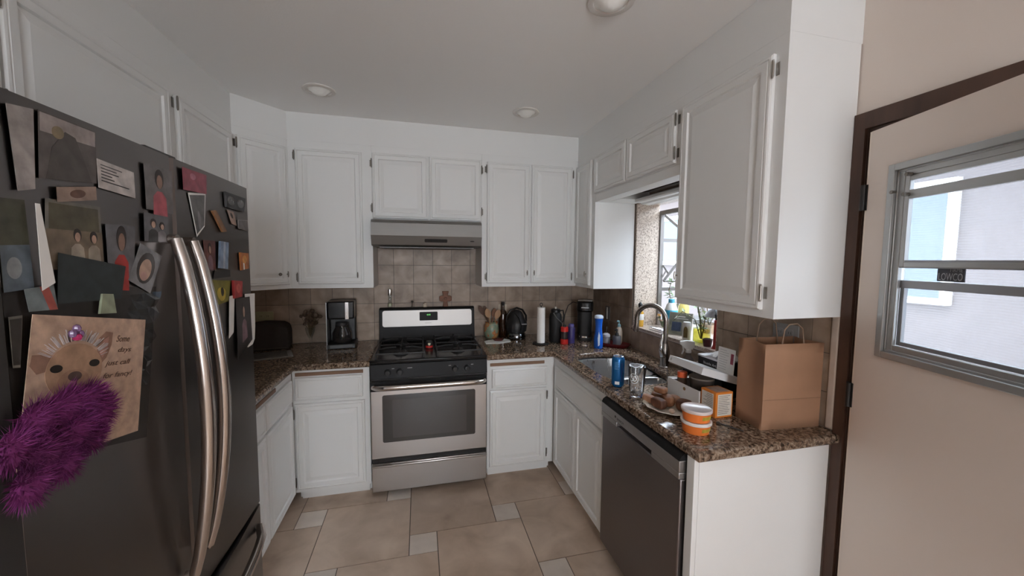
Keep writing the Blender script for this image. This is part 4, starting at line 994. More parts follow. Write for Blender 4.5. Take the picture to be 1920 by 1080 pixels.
# ------------------------------------------------------------ worktop right, back row
t = thing('napkin', 'white napkin lying beside the stove with a spoon rest on it', 'napkin', (-.97,-.255,Z), math.radians(8))
b = B(); b.prism([(-.11,-.06),(-.02,-.085),(.10,-.055),(.115,.01),(.07,.075),(-.05,.05),(-.10,.02)], 'z', 0, .004); b.build('sheet', PAPER, t, smooth=False)
t = thing('spoon_rest', 'small dark red spoon rest on the white napkin', 'spoon rest', (-.955,-.25,Z+.0045))
B().lathe([(0,0),(.035,0),(.045,.012),(.042,.013),(.033,.004),(0,.004)], seg=24, sy=.7).build('dish', M('oxblood', (.10,.025,.02), .25), t)
t = thing('utensil_crock', 'painted green and red ceramic crock holding wooden utensils', 'crock', (-.985,-.105,Z))
CR = ramp_mat('painted_crock', 16, [(.35,(.16,.21,.15)),(.5,(.25,.30,.20)),(.56,(.45,.12,.05)),(.62,(.5,.25,.08)),(.7,(.15,.2,.16))], .25, detail=2)
B().lathe([(0,0),(.045,0),(.058,.02),(.064,.06),(.060,.10),(.050,.125),(.054,.135),(.048,.136),(.045,.125),(.055,.06),(0,.02)], seg=28).build('pot', CR, t)
WD = ramp_mat('spoon_wood', 5, [(.3,(.30,.16,.08)),(.7,(.45,.26,.14))], .6, stretch=(4,4,1))
WDD = M('dark_spoon_wood', (.10,.05,.03), .6)
def utensil(name, label, base, tip, head, mat, hw, slot=False, loc=(-.985,-.105,Z)):
    t = thing(name, label, 'utensil', loc, 0, 'cooking utensils in the crock')
    a_, c_ = Vector(base), Vector(tip); d = (c_-a_).normalized()
    B().tube([a_, c_], [.005,.006], 8).build('handle', mat, t)
    s_ = Vector((1,0,0)) - d*d.x; s_.normalize(); n_ = d.cross(s_)
    bb = B(); bb.M = Matrix((s_, n_, d)).transposed().to_4x4(); bb.M.translation = c_
    pts_ = [(hw*math.sin(PI*k/8)**.6*(1), head*k/8) for k in range(9)]
    bb.prism([(p[0],p[1]) for p in pts_]+[(-p[0],p[1]) for p in pts_[::-1][1:-1]], 'y', -.003, .003)
    if slot: bb.cyl(.006, -.0034, .0034, (0,0,head*.55), 10, axis='y')
    bb.build('head', mat, t)
utensil('wooden_spoon', 'pale wooden spoon with a round head in the crock', (.01,0,.03), (-.025,-.01,.17), .085, WD, .024, True)
utensil('wooden_spatula', 'wide flat wooden spatula, rightmost in the crock', (-.01,.0,.03), (.035,-.01,.16), .085, WD, .026)
utensil('wooden_spatula', 'dark slanting wooden spatula, leftmost in the crock', (.03,.01,.03), (-.060,.0,.19), .10, WDD, .020)
utensil('wooden_spoon', 'dark wooden spoon with curved head behind the pale spoon', (0,.02,.03), (-.040,.03,.20), .07, WDD, .018)
utensil('wooden_spatula', 'slim reddish wooden spatula in the crock beside the wide one', (-.02,.01,.03), (.015,.02,.17), .08, M('red_wood',(.24,.11,.06),.6), .018)
bottle('oil_bottle', 'tall dark brown glass oil bottle beside the utensil crock', (-.882,-.080,Z), [(0,0),(.034,0),(.036,.006),(.036,.19),(.030,.215),(.015,.235),(.0135,.27),(0,.27)], BOTG, BLKP, [(.0145,.2705),(.015,.272),(.015,.298),(0,.30)])
t = thing('blender_base', 'round black kitchen appliance with glossy metal foot and loop handle', 'appliance', (-.785,-.165,Z))
B().lathe([(0,0),(.078,0),(.082,.012),(.078,.040),(.070,.052),(0,.052)], seg=32).build('foot', M('dark_chrome',(.16,.17,.18),.15,1), t)
B().lathe([(.066,.0525),(.085,.065),(.092,.12),(.085,.150),(.070,.165),(.058,.20),(.045,.225),(.02,.24),(0,.242)], seg=32).build('body', BLKP, t)
B().tube([(-.085,0,.14),(-.085,-.005,.19),(-.05,-.01,.24),(0,-.01,.258),(.05,-.01,.24),(.082,-.005,.19),(.086,0,.14)], .008, 10).build('handle', BLACK, t)
B().tube([(-.03,-.04,.225),(0,-.085,.18),(.02,-.096,.12),(.01,-.1,.07)], .004, 8).build('strap', BLACK, t)
B().box(.02,.065,-.0925,-.080,.128,.134).build('brand_plate', M('grey_print'), t)
t = thing('paper_towel_holder', 'black wire paper towel holder on a round foot', 'paper towel holder', (-.650,-.415,Z))
B().lathe([(0,0),(.062,0),(.066,.004),(.060,.010),(.05,.008),(0,.008)], seg=32).build('foot', BLKP, t)
B().cyl(.005, .0085, .30, seg=10).build('rod', BLKP, t)
B().tube([(.0+.010*math.cos(a_), 0, .31+.012*math.sin(a_)) for a_ in [2*PI*k/12 for k in range(12)]], .003, 8, closed=True).build('loop', BLKP, t)
b = B(); b.lathe([(.006,.011),(.031,.011),(.031,.288),(.006,.288)], seg=32)
one(b, 'paper_towel_roll', 'nearly used up white paper towel roll on the black holder', 'paper towel', M('towel_paper', (.82,.80,.77), .9, bump=.3, bscale=300), (-.650,-.415,Z))
t = thing('water_jug', 'large matte black insulated bottle with handle and cap loop', 'bottle', (-.512,-.365,Z))
B().lathe([(0,0),(.048,0),(.051,.005),(.051,.200),(.046,.225),(.034,.240),(0,.241)], seg=30).build('body', M('matte_black', (.011,.011,.012), .55), t)
B().lathe([(.036,.2415),(.038,.243),(.038,.262),(.030,.268),(0,.268)], seg=24).build('cap', BLKP, t)
B().cyl(.010, .2685, .282, seg=14).build('spout', M('satin_cap'), t)
B().tube([(.036,0,.25),(.060,-.01,.255),(.068,-.01,.215),(.062,-.012,.17),(.050,-.012,.155)], .006, 8).build('handle', BLKP, t)
B().tube([(-.03,-.035,.24),(-.01,-.055,.20),(.03,-.054,.165),(.048,-.03,.15)], .0045, 8).build('strap', M('grey_strap',(.09,.09,.09),.6), t)
t = thing('shaker_bottle', 'short clear bottle with red cap and red foot beside the black jug', 'bottle', (-.468,-.452,Z))
B().lathe([(0,0),(.030,0),(.031,.004),(.031,.040),(0,.041)], seg=24).build('foot', RED, t)
B().lathe([(0,.0415),(.028,.0415),(.028,.098),(0,.0985)], seg=24).build('body', M('smoked', (.03,.02,.02), .1), t)
B().lathe([(0,.099),(.030,.099),(.030,.132),(.026,.136),(0,.136)], seg=24).build('cap', RED, t)
B().lathe([(0,.1365),(.012,.1365),(.010,.152),(0,.154)], seg=16).build('nozzle', BLKP, t)
bottle('spray_can', 'short indigo bottle with dark lid between the red bottle and coffee machine', (-.400,-.425,Z), [(0,0),(.029,0),(.030,.004),(.030,.118),(.024,.13),(0,.131)], M('indigo', (.045,.035,.15), .35), M('indigo_cap',(.07,.06,.22),.4), [(.022,.1315),(.023,.133),(.020,.152),(0,.155)])
t = thing('pod_coffee_machine', 'slim black pod coffee machine in the back right corner', 'coffee machine', (-.215,-.27,Z), math.radians(-24))
B().prism(rrect(-.062,.062,-.145,.135,.045), 'z', 0, .028).build('base', BLKP, t, bevel=.004)
B().prism(rrect(-.062,.062,.0,.135,.04), 'z', .0285, .235).build('column', BLKP, t)
B().prism(rrect(-.068,.068,-.12,.14,.05), 'z', .2355, .320).build('brew_head', BLACK, t, bevel=.012)
B().prism(rrect(-.045,.045,-.138,-.01,.03), 'z', .0285, .040).build('drip_tray', CHROME, t)
B().box(-.03,.03,-.1222,-.1203,.268,.276).build('brand_plate', M('grey_print'), t)
B().tube([(-.055,-.10,.327),(0,-.125,.332),(.055,-.10,.327)], .007, 8).build('lever', M('satin_cap'), t)
pts = [(-.07,.05,.29),(-.10,.04,.30),(-.14,.03,.27),(-.165,.02,.20),(-.175,.02,.12),(-.175,.02,.05),(-.165,.03,.006)]
B().tube(pts, .0035, 8).build('power_cord', BLKP, t)
t = thing('cleaning_bottle', 'tall waisted bright blue cleaner bottle with white top', 'bottle', (-.270,-.640,Z))
B().lathe([(0,0),(.030,0),(.033,.006),(.034,.07),(.027,.12),(.024,.155),(.027,.20),(.031,.225),(0,.226)], seg=28).build('body', M('blue_plastic', (.01,.10,.50), .25), t)
B().lathe([(0,.2265),(.031,.2265),(.033,.232),(.031,.244),(.02,.25),(0,.252)], seg=28).build('cap', M('pale_cap', (.62,.72,.85), .4), t)
bb = B(); bb.M = Matrix.Rotation(math.radians(-20),4,'Z'); bb.prism([(-.006,.02),(.006,.03),(.008,.10),(-.002,.13),(-.009,.08)], 'y', -.0355, -.030); bb.build('paper_label', M('label_white', (.6,.7,.8), .4), t)
# red tray with soap things
t = thing('soap_tray', 'oval dark red ceramic tray behind the sink holding soap bottles', 'tray', (-.125,-.615,Z), math.radians(-50))
B().lathe([(0,0),(.095,0),(.118,.016),(.130,.030),(.125,.030),(.112,.018),(.09,.006),(0,.006)], seg=36, sy=.55).build('dish', M('red_ceramic', (.13,.015,.018), .2), t)
TZ = Z+.0066
bottle('scrubber_jar', 'grey ribbed jar with pale domed lid on the red tray', (-.172,-.575,TZ), [(0,0),(.026,0),(.030,.006),(.030,.055),(.026,.062),(0,.063)], M('grey_ribbed', (.20,.20,.22), .35), M('pale_dome', (.50,.50,.52), .35), [(.028,.0635),(.030,.068),(.028,.082),(.012,.092),(.0,.094)], 'jar')
bb = B().tube([(0,0,.092),(0,.0,.115),(.003,0,.14)], .004, 8); bb.build('brush_handle', BLKP, bpy.data.objects['scrubber_jar'])
t = thing('soap_pump', 'smoky grey soap pump bottle with black pump on the red tray', 'soap pump', (-.118,-.640,TZ))
B().lathe([(0,0),(.027,0),(.030,.006),(.031,.075),(.028,.082),(0,.083)], seg=24).build('bottle', M('smoke_glass', (.12,.12,.13), .15), t)
B().lathe([(0,.0835),(.014,.0835),(.012,.10),(.005,.104),(.005,.125),(0,.126)], seg=16).build('collar', BLKP, t)
B().tube([(0,0,.125),(-.012,-.010,.130),(-.026,-.02,.126)], [.008,.007,.005], 8).build('pump_head', BLKP, t)
t = thing('lotion_bottle', 'cream lotion bottle with teal pump at the back of the red tray', 'soap bottle', (-.070,-.585,TZ))
B().lathe([(0,0),(.024,0),(.026,.006),(.027,.10),(.020,.128),(.011,.138),(0,.139)], seg=24).build('bottle', M('cream_plastic', (.50,.42,.34), .35), t)
B().lathe([(0,.1395),(.013,.1395),(.012,.158),(.005,.162),(.005,.178),(0,.18)], seg=16).build('collar', M('teal_cap', (.25,.42,.45), .4), t)
B().tube([(0,0,.178),(-.015,-.006,.184),(-.024,-.012,.18)], [.008,.007,.005], 8).build('pump_head', M('teal_cap'), t)

# ------------------------------------------------------------ worktop right, front
t = thing('drink_can', 'tall bright blue drink can beside the sink', 'can', (-.565,-1.452,Z))
B().lathe([(0,0),(.024,0),(.031,.008),(.033,.014),(.033,.143),(.030,.152),(.0265,.158),(0,.156)], seg=36).build('body', M('can_blue', (.012,.13,.36), .25, .4), t)
B().lathe([(.0266,.1575),(.0275,.160),(.026,.161),(.0245,.1565),(0,.1565)], seg=36).build('lid', CHROME, t)
B().tube([(0,.0,.1590),(.008,.006,.1595),(.012,.0,.1595),(.006,-.006,.1595)], .002, 6, closed=True).build('pull_tab', CHROME, t)
def curved(par, a0, a1, z0, z1, r, mat, name, n=6):
    bb = B(); prev = None
    for k in range(n+1):
        a_ = math.radians(a0+(a1-a0)*k/n); v = (bb._v((r*math.cos(a_), r*math.sin(a_), z0)), bb._v((r*math.cos(a_), r*math.sin(a_), z1)))
        if prev: bb._f([prev[0], v[0], v[1], prev[1]])
        prev = v
    return bb.build(name, mat, par)
LB_ = M('can_pale_blue', (.10,.28,.50), .4)
curved(t, -145, -105, .016, .032, .0334, PAPER, 'barcode_label')
for k in range(6): curved(t, -150, -112-5*(k%2), .095+.007*k, .098+.007*k, .0333, LB_, 'small_print')
curved(t, -95, -75, .03, .13, .0333, M('can_dark_blue', (.01,.05,.2), .3), 'dark_stripe')
t = thing('pint_glass', 'empty clear pint glass with a white round logo beside the can', 'glass', (-.552,-1.608,Z))
B().lathe([(0,0),(.028,0),(.030,.004),(.034,.03),(.043,.150),(.0415,.151),(.0395,.148),(.0315,.032),(.027,.020),(0,.018)], seg=40).build('glass', M('pint_glass_clear', (.97,.98,.99), .01, trans=1, ior=1.5), t)
LW_ = M('white_print', (.78,.80,.82), .5)
bb = B(); a0 = math.radians(-143)
def gpt(u, v, e=.0004):
    r = .034+(.043-.034)*((v-.03)/.12)+e; a_ = a0+u/r; return (r*math.cos(a_), r*math.sin(a_), v)
n = 28
for rr in ((.022,.0195),):
    for k in range(n):
        q_ = []
        for rad, kk in ((rr[0],k),(rr[0],k+1),(rr[1],k+1),(rr[1],k)):
            q_.append(bb._v(gpt(rad*math.cos(2*PI*kk/n), .095+rad*1.15*math.sin(2*PI*kk/n))))
        bb._f(q_)
def stroke(pl, w_=.0018):
    for p, q2 in zip(pl, pl[1:]):
        d = Vector((q2[0]-p[0], q2[1]-p[1])); nrm = Vector((-d.y, d.x)).normalized()*w_
        bb._f([bb._v(gpt(p[0]+nrm.x, p[1]+nrm.y)), bb._v(gpt(q2[0]+nrm.x, q2[1]+nrm.y)), bb._v(gpt(q2[0]-nrm.x, q2[1]-nrm.y)), bb._v(gpt(p[0]-nrm.x, p[1]-nrm.y))])
stroke([(-.005,.105),(-.012,.107),(-.012,.098),(-.004,.094),(-.004,.084),(-.013,.083)])       # S
stroke([(.001,.108),(.001,.082),(.009,.085),(.013,.095),(.009,.105),(.001,.108)])              # D
bb.build('logo', LW_, t)
# plate with pastries
t = thing('plate', 'white scalloped paper plate at the counter edge', 'plate', (-.492,-1.780,Z), math.radians(0))
b = B(); rings = []
n = 72
for r_, h_ in ((0,.003),(.085,.003),(.105,.012),(.122,.016),(.121,.0175),(.104,.0145),(.084,.0052),(0,.005)):
    rings.append([b._v((.90*(r_+(.003*math.cos(12*2*PI*k/n) if r_ > .1 else 0))*math.cos(2*PI*k/n), (r_+(.003*math.cos(12*2*PI*k/n) if r_ > .1 else 0))*math.sin(2*PI*k/n), h_)) for k in range(n)] if r_ else [b._v((0,0,h_))])
for a_, c_ in zip(rings, rings[1:]):
    for k in range(n):
        k2 = (k+1)%n
        if len(a_) == 1: b._f([a_[0], c_[k2], c_[k]])
        elif len(c_) == 1: b._f([a_[k], a_[k2], c_[0]])
        else: b._f([a_[k], a_[k2], c_[k2], c_[k]])
b.build('dish', M('plate_paper', (.74,.66,.56), .7), t)
PB = ramp_mat('baked_brown', 22, [(.3,(.12,.045,.02)),(.5,(.26,.11,.05)),(.7,(.45,.24,.13))], .55, detail=6, bump=.6)
PD = ramp_mat('baked_dark', 26, [(.3,(.07,.025,.015)),(.6,(.15,.06,.03)),(.75,(.28,.13,.07))], .6, detail=6, bump=.6)
PK = ramp_mat('baked_pale', 22, [(.3,(.35,.17,.10)),(.6,(.50,.29,.19)),(.75,(.62,.42,.3))], .6, detail=6, bump=.5)
random.seed(11)
def pastry(label, x, y, z, sx, sy, sz, rz, mat):
    sx *= 1.14; sy *= 1.14; sz *= 1.1; z += .002
    b = B(); b.box(-sx,sx,-sy,sy,-sz,sz)
    bmesh.ops.subdivide_edges(b.bm, edges=b.bm.edges[:], cuts=3, use_grid_fill=True)
    for v in b.bm.verts:
        d = Vector((v.co.x/sx, v.co.y/sy, v.co.z/sz)); k = .80/max(.8, (d.length**.55)); v.co = v.co*k*1.1 + Vector([random.uniform(-1,1)*.0018 for _ in range(3)])
        v.co.z = max(v.co.z, -sz)
    return one(b, 'pastry', label, 'pastry', mat, (x,y,z), rz, 'pastries on the paper plate', sub=1)
PZ = Z+.006
pastry('pale pink sausage roll at the far left of the plate', -.553,-1.712, PZ+.018, .016,.034,.018, .35, PK)
pastry('large dark brown pastry in the front of the plate', -.552,-1.785, PZ+.024, .024,.038,.024, .20, PD)
pastry('light crumbly pastry in the middle of the plate', -.497,-1.770, PZ+.026, .026,.038,.026, -.3, PB)
pastry('darkest square pastry at the right side of the plate', -.462,-1.835, PZ+.026, .032,.032,.026, .6, PD)
pastry('golden pastry between the pale roll and the white box', -.500,-1.697, PZ+.020, .026,.028,.020, .9, PB)
pastry('pale flat pastry at the back of the plate', -.440,-1.745, PZ+.018, .020,.030,.018, 0, PK)
pastry('small golden pastry lying on top of the others', -.505,-1.730, PZ+.060, .024,.030,.016, .5, PB)
t = one(B().ball((0,0,0), .0125, sz=.9, seg=14, jitter=.06), 'candy', 'round cream sweet at the near rim of the plate', 'sweet', M('cream_candy', (.62,.48,.38), .5), (-.532,-1.848,PZ+.012))
one(B().tube([(-.02,0,0),(.02,0,.002)], [.005,.0055], 8), 'date', 'small dark date behind the pale roll on the plate', 'food', M('date_dark', (.03,.022,.022), .5), (-.530,-1.668,PZ+.014), .4)
# white carton with contents and tilted lid
t = thing('carton', 'open white gift box with a gold seal behind the plate', 'box', (-.383,-1.829,Z))
b = B(); w_, l_, h_ = .125, .215, .086; th = .002
b.box(0,w_,0,l_,0,th,0); b.box(0,th,0,l_,th,h_,0); b.box(w_-th,w_,0,l_,th,h_,0); b.box(th,w_-th,0,th,th,h_,0); b.box(th,w_-th,l_-th,l_,th,h_,0)
b.build('box', M('carton_white', (.74,.72,.70), .55), t)
B().box(.003,.0035,.003,l_-.003,.003,h_-.002).box(.003,w_-.003,.003,l_-.003,.0022,.0028).build('lining', M('kraft_lining', (.22,.15,.10), .8), t)
B().cyl(.008, -.0012, -.0003, (0,.095,.066), 18, axis='x').build('seal', M('gold_seal', (.35,.22,.10), .4, .5), t)
B().box(.004,.121,.190,.211,h_-.006,h_-.004).build('inner_flap', M('carton_white'), t)
CT2 = Z+.0035
t = thing('food_tub', 'dark takeaway tub with pleated sides inside the white gift box', 'food tub', (-.318,-1.765,CT2))
B().lathe([(0,0),(.036,0),(.050,.10),(.052,.118),(.048,.118),(.046,.1),(.033,.003),(0,.003)], seg=20, sy=1.05).build('tub', M('tub_dark', (.05,.042,.038), .3), t)
B().lathe([(0,.1185),(.052,.1185),(.052,.125),(0,.127)], seg=20, sy=1.05).build('lid', M('tub_lid', (.16,.14,.12), .3), t)
t = thing('spice_jar', 'small jar with orange lid sticking out of the white gift box', 'jar', (-.345,-1.668,CT2))
B().lathe([(0,0),(.020,0),(.021,.004),(.021,.095),(0,.096)], seg=20).build('jar', M('brown_jar', (.10,.06,.04), .3), t)
B().lathe([(0,.0965),(.022,.0965),(.022,.122),(0,.124)], seg=20).build('cap', M('orange_lid', (.75,.13,.04), .4), t)
t = thing('box_lid', 'white box lid lying tilted over the open gift box', 'lid', (-.388,-1.731,1.084))
bb = B(); bb.M = Matrix.Rotation(math.radians(17), 4, 'Y')
bb.box(0,.20,-.112,.112,.0255,.0285); bb.box(0,.003,-.112,.112,-.004,.0255); bb.box(.197,.20,-.112,.112,-.004,.0255); bb.box(.003,.197,-.112,-.109,-.004,.0255); bb.box(.003,.197,.109,.112,-.004,.0255)
bb.build('lid', M('lid_white', (.72,.72,.73), .4), t)
bb = B(); bb.M = Matrix.Rotation(math.radians(17), 4, 'Y'); bb.box(-.0006,-.0001,.090,.102,.006,.020); bb.build('print', M('grey_print'), t)
t = thing('marker_box', 'black box with white lid and lettering behind the tilted lid', 'box', (-.178,-1.738,Z))
B().box(0,.12,0,.165,0,.172).build('carton', M('box_black', (.012,.012,.014), .4), t, bevel=.002)
B().box(-.003,.123,-.003,.168,.1725,.182).build('lid', M('lid_white'), t, bevel=.002)
text('Shuttle Art', .085, .013, M('white_print'), t, frame((-.0005,.085,.148), (0,-1,0), (0,0,1)))
t = thing('tissue', 'crumpled white paper lying on the black box', 'paper', (-.12,-1.66,Z+.1825))
b = B(); random.seed(2); rows = [[b._v((-.05+.1*i/5, -.055+.11*j/6, .003+random.uniform(0,.018))) for j in range(7)] for i in range(6)]
for i in range(5):
    for j in range(6): b._f([rows[i][j],rows[i+1][j],rows[i+1][j+1],rows[i][j+1]])
b.build('sheet', PAPER, t, smooth=False)
t = thing('leaflet', 'white printed leaflet with a dark red stamp standing beside the black box', 'leaflet', (-.1945,-1.762,1.030), math.radians(-90))
bb = B(); bb.M = Matrix.Rotation(math.radians(-4), 4, 'X'); bb.box(-.048,.052,0,.0012,0,.138); bb.build('sheet', PAPER, t)
bb = B(); bb.M = Matrix.Rotation(math.radians(-4), 4, 'X'); bb.box(.028,.044,-.0004,-.0001,.070,.118); bb.build('stamp', P2('stamp_red', (.30,.03,.07)), t)
bb = B(); bb.M = Matrix.Rotation(math.radians(-4), 4, 'X')
for k in range(9): bb.box(-.038,-.038+.055*random.uniform(.6,1),-.0004,-.0001,.125-.011*k,.127-.011*k)
bb.build('print', M('grey_print'), t)
t = thing('spray_bottle', 'clear spray bottle with white trigger head behind the white box lid', 'spray bottle', (-.065,-1.360,Z), math.radians(150))
B().lathe([(0,0),(.028,0),(.030,.005),(.030,.09),(.015,.115),(.013,.128),(0,.128)], seg=24).build('bottle', glass('spray_plastic', (.80,.83,.88), .05), t)
B().lathe([(0,.003),(.027,.003),(.028,.045),(0,.045)], seg=24).build('liquid', glass('soap_liquid', (.75,.78,.85)), t)
b = B(); b.lathe([(0,.1285),(.016,.1285),(.016,.145),(.012,.150),(0,.150)], seg=18)
b.prism([(-.020,.150),(.018,.150),(.040,.172),(.048,.176),(.048,.192),(.010,.200),(-.030,.196),(-.032,.176)], 'y', -.010, .010)
b.prism([(.028,.168),(.036,.170),(.030,.140),(.038,.118),(.032,.116),(.022,.140)], 'y', -.006, .006)
b.build('trigger_head', WPLAS, t, bevel=.002)
one(B().lathe([(0,0),(.02,0),(.022,.004),(.022,.07),(.012,.085),(.012,.10),(0,.102)], seg=18), 'sauce_bottle', 'small brown bottle between the spray bottle and the black box', 'bottle', M('brown_plastic', (.12,.06,.04), .4), (-.075,-1.455,Z))
# orange carton
OR = M('orange_card', (.72,.22,.03), .5); t = thing('tea_box', 'orange carton with white nutrition panels in front of the gift box', 'box', (-.377,-1.918,Z), math.radians(2))
B().box(0,.088,0,.082,0,.108).build('carton', OR, t, bevel=.0015)
NP = M('panel_white', (.70,.64,.56), .6)
b = B(); b.box(.010,.082,-.0008,-.0002,.008,.100); b.build('back_panel', NP, t); b = B(); b.box(-.0008,-.0002,.012,.076,.030,.100); b.build('nutrition_panel', NP, t)
b = B()
for k in range(11):
    b.box(.014,.014+.06*random.uniform(.6,1),-.0012,-.0009,.092-.0075*k,.0935-.0075*k)
for k in range(8): b.box(-.0012,-.0009,.017,.017+.05*random.uniform(.5,1),.092-.0075*k,.0935-.0075*k)
b.build('print', INK, t)
B().box(.012,.078,.010,.072,.1083,.1092).build('top_print', P2('peach'), t)
# tubs
def dip(label, z, lidm):
    t = thing('dip_tub', label, 'tub', (-.535,-1.995,z), 0, 'orange dip tubs')
    B().lathe([(0,0),(.047,0),(.052,.034),(.0,.034)], seg=40).build('tub', M('tub_orange', (.80,.20,.04), .35), t)
    B().lathe([(0,.0342),(.055,.0342),(.056,.036),(.056,.044),(.053,.046),(.050,.0445),(0,.0445)], seg=40).build('lid', lidm, t)
    bb = B(); prev = None
    for k in range(9):
        a_ = math.radians(-105+60*k/8); v = [bb._v((r_*math.cos(a_), r_*math.sin(a_), h_)) for r_, h_ in ((.0500,.012),(.0522,.026))]
        if prev: bb._f([prev[0], v[0], v[1], prev[1]])
        prev = v
    bb.build('print', M('print_yellow', (.75,.45,.06), .4), t); return t
dip('lower orange dip tub with white lid on the counter', Z, M('tub_lid_white', (.78,.74,.70), .35))
dip('upper orange dip tub with see-through lid stacked on another', Z+.0467, M('tub_lid_clear', (.66,.58,.56), .2))
one(B().lathe([(0,0),(.022,0),(.024,.003),(.027,.030),(.029,.034),(.026,.0345),(.023,.028),(.02,.004),(0,.004)], seg=28), 'glass_dish', 'tiny clear plastic cup between the plate and the orange carton', 'cup', glass('cup_clear', (.85,.86,.86), .05), (-.410,-1.872,Z))
one(B().tube([(0,0,.003),(.043,-.09,.003)], .0028, 8), 'pen', 'thin dark pen lying on the counter beside the orange tubs', 'pen', DGREY, (-.405,-1.957,Z))
# kraft bag
t = thing('paper_bag', 'brown kraft paper shopping bag with twisted handles at the counter end', 'bag', (-.285,-2.052,Z), math.radians(-4.5))
KR = M('kraft_paper', (.34,.185,.108), .75, bump=.25, bscale=25, var=.10, vscale=7)
bw, bd, bh = .262, .135, .338
b = B(); n = 8
def side(p0, p1, z0, z1, dent, nx=6, nz=8):
    rows = []
    for i in range(nz+1):
        z = z0+(z1-z0)*i/nz; row = []
        for j in range(nx+1):
            s_ = j/nx; x = p0[0]+(p1[0]-p0[0])*s_; y = p0[1]+(p1[1]-p0[1])*s_
            nx_, ny_ = (p1[1]-p0[1]), -(p1[0]-p0[0]); l_ = math.hypot(nx_,ny_); f_ = dent*(1-abs(2*s_-1))*(i/nz)
            row.append(b._v((x - nx_/l_*f_, y - ny_/l_*f_, z + (random.uniform(-.001,.001) if i == nz else 0))))
        rows.append(row)
    for i in range(nz):
        for j in range(nx): b._f([rows[i][j],rows[i][j+1],rows[i+1][j+1],rows[i+1][j]])
side((0,0),(bw,0),0,bh,.003); side((bw,0),(bw,bd),0,bh,.02); side((bw,bd),(0,bd),0,bh,.003); side((0,bd),(0,0),0,bh,.018)
b.poly([(0,0,0),(bw,0,0),(bw,bd,0),(0,bd,0)])
bmesh.ops.remove_doubles(b.bm, verts=b.bm.verts, dist=.0008)
o = b.build('sack', KR, t); sm = o.modifiers.new('s','SOLIDIFY'); sm.thickness = .0008
B().box(.0,bw,-.0012,-.0003,.118,.1195).build('fold_crease', M('kraft_dark', (.25,.14,.085), .8), t)
for y, nm in ((.006,'front'),(bd-.006,'back')):
    pts = [(.075,y,bh-.07),(.078,y,bh),(.085,y,bh+.055),(.105,y,bh+.075),(.140,y,bh+.078),(.165,y,bh+.058),(.175,y,bh),(.178,y,bh-.07)]
    B().tube(pts, .0024, 8).build('handle', M('twisted_paper', (.24,.16,.11), .8), t)
one(B().box(-.045,.045,-.068,.068,0,.11), 'toaster', 'black box shaped appliance behind the paper bag against the wall', 'appliance', BLKP, (-.062,-1.835,Z), bevel=.008)

# ------------------------------------------------------------ outdoors
GR = M('outside_paving', (.40,.39,.37), .9)
struct(B().box(.2, 12, -14, 12, -.25, -.1).build('ground', GR))
t = thing('neighbouring_house', 'pale stucco house next door seen through the windows', 'building', (0,0,0))
B().box(3.2, 6, -9, 8, -.1, 3.0).build('wall', M('stucco', (.14,.12,.117), .9, bump=.2, bscale=20), t)
b = B(); b.prism([(2.7,2.85),(2.7,3.0),(5.2,4.2),(5.2,4.0)], 'y', -9.4, 8.4); b.build('roof', M('roof_pale', (.72,.74,.78), .8), t)
wf = B().box(3.14,3.2,-.80,.45,1.18,1.24).box(3.14,3.2,-.80,-.74,1.24,2.35).box(3.14,3.2,.39,.45,1.24,2.35).box(3.14,3.2,-.74,.39,2.29,2.35).build('window_frame', WPLAS, t)
B().box(3.17,3.185,-.74,.39,1.24,2.29).build('pane', M('blue_pane', (.085,.125,.17), .3), wf)
wf = B().box(3.14,3.2,2.2,4.4,1.5,1.58).box(3.14,3.2,2.2,4.4,2.35,2.43).build('window_frame', WPLAS, t)
B().box(3.17,3.185,2.2,4.4,1.58,2.35).build('pane', M('blue_pane'), wf)

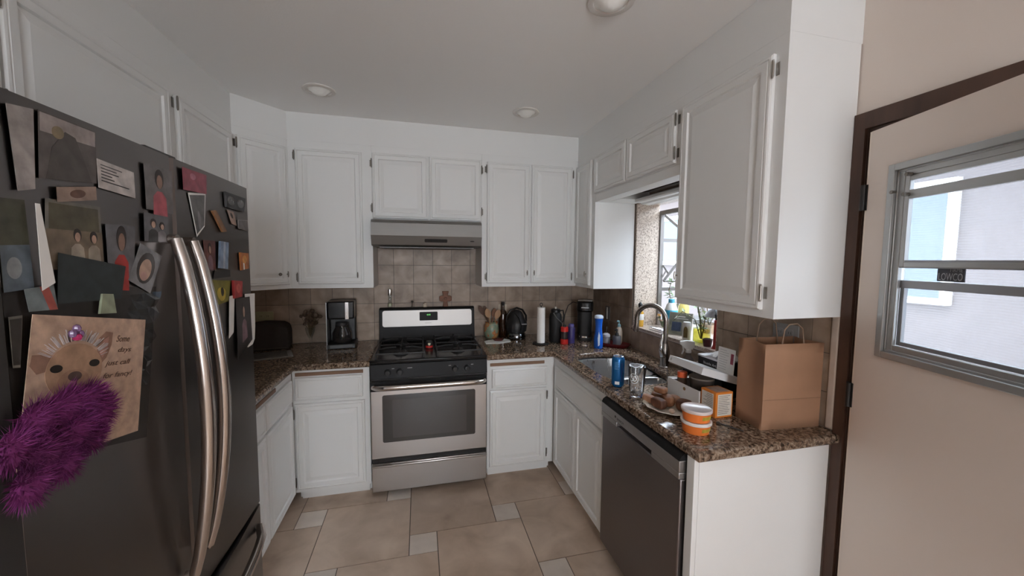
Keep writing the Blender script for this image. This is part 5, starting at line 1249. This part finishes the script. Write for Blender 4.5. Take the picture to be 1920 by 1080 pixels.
# ------------------------------------------------------------ camera, light, world
f_, yaw, pit, rol = 708.8, math.radians(13.765), math.radians(4.209), math.radians(.457)
F_ = Vector((math.sin(yaw)*math.cos(pit), math.cos(yaw)*math.cos(pit), -math.sin(pit)))
R_ = Vector((math.cos(yaw), -math.sin(yaw), 0)); U_ = R_.cross(F_)
R2 = R_*math.cos(rol)+U_*math.sin(rol); U2 = -R_*math.sin(rol)+U_*math.cos(rol)
cam = bpy.data.cameras.new('camera'); co = bpy.data.objects.new('camera', cam); COL.objects.link(co)
cam.sensor_width = 36; cam.lens = f_/1920*36; cam.clip_start = .02
mw = Matrix((R2, U2, -F_)).transposed().to_4x4(); mw.translation = Vector((-1.57,-3.207,1.568)); co.matrix_world = mw
bpy.context.scene.camera = co

def area(name, loc, rot, sx, sy, power, col):
    l = bpy.data.lights.new(name, 'AREA'); l.shape = 'RECTANGLE'; l.size = sx; l.size_y = sy; l.energy = power; l.color = col
    o = bpy.data.objects.new(name, l); COL.objects.link(o); o.location = loc; o.rotation_euler = rot; return o
area('rear_fill', (-1.45, RY+.05, 1.55), (math.radians(90),0,0), 1.4, 1.2, 44, (1,.985,.965))  # fill lamp added behind the camera to brighten the room
sl = bpy.data.lights.new('sun', 'SUN'); sl.energy = 2.5; sl.angle = math.radians(.6); sl.color = (1,.96,.9)
so = bpy.data.objects.new('sun', sl); COL.objects.link(so)
so.rotation_euler = Vector((.45,.25,-.86)).to_track_quat('-Z','Y').to_euler()
w = bpy.data.worlds.new('world'); bpy.context.scene.world = w; w.use_nodes = True
N, L = w.node_tree.nodes, w.node_tree.links; bg_ = N['Background']
bg_.inputs['Color'].default_value = (.80,.89,1,1); bg_.inputs['Strength'].default_value = 11
sc = bpy.context.scene
sc.view_settings.view_transform = 'Standard'; sc.view_settings.look = 'None'; sc.view_settings.gamma = 1; sc.view_settings.exposure = 0
sc.view_settings.use_curve_mapping = False
sc.cycles.use_denoising = True
sc.cycles.max_bounces = 10; sc.cycles.diffuse_bounces = 6; sc.cycles.transparent_max_bounces = 16
sc.cycles.caustics_reflective = False; sc.cycles.caustics_refractive = False
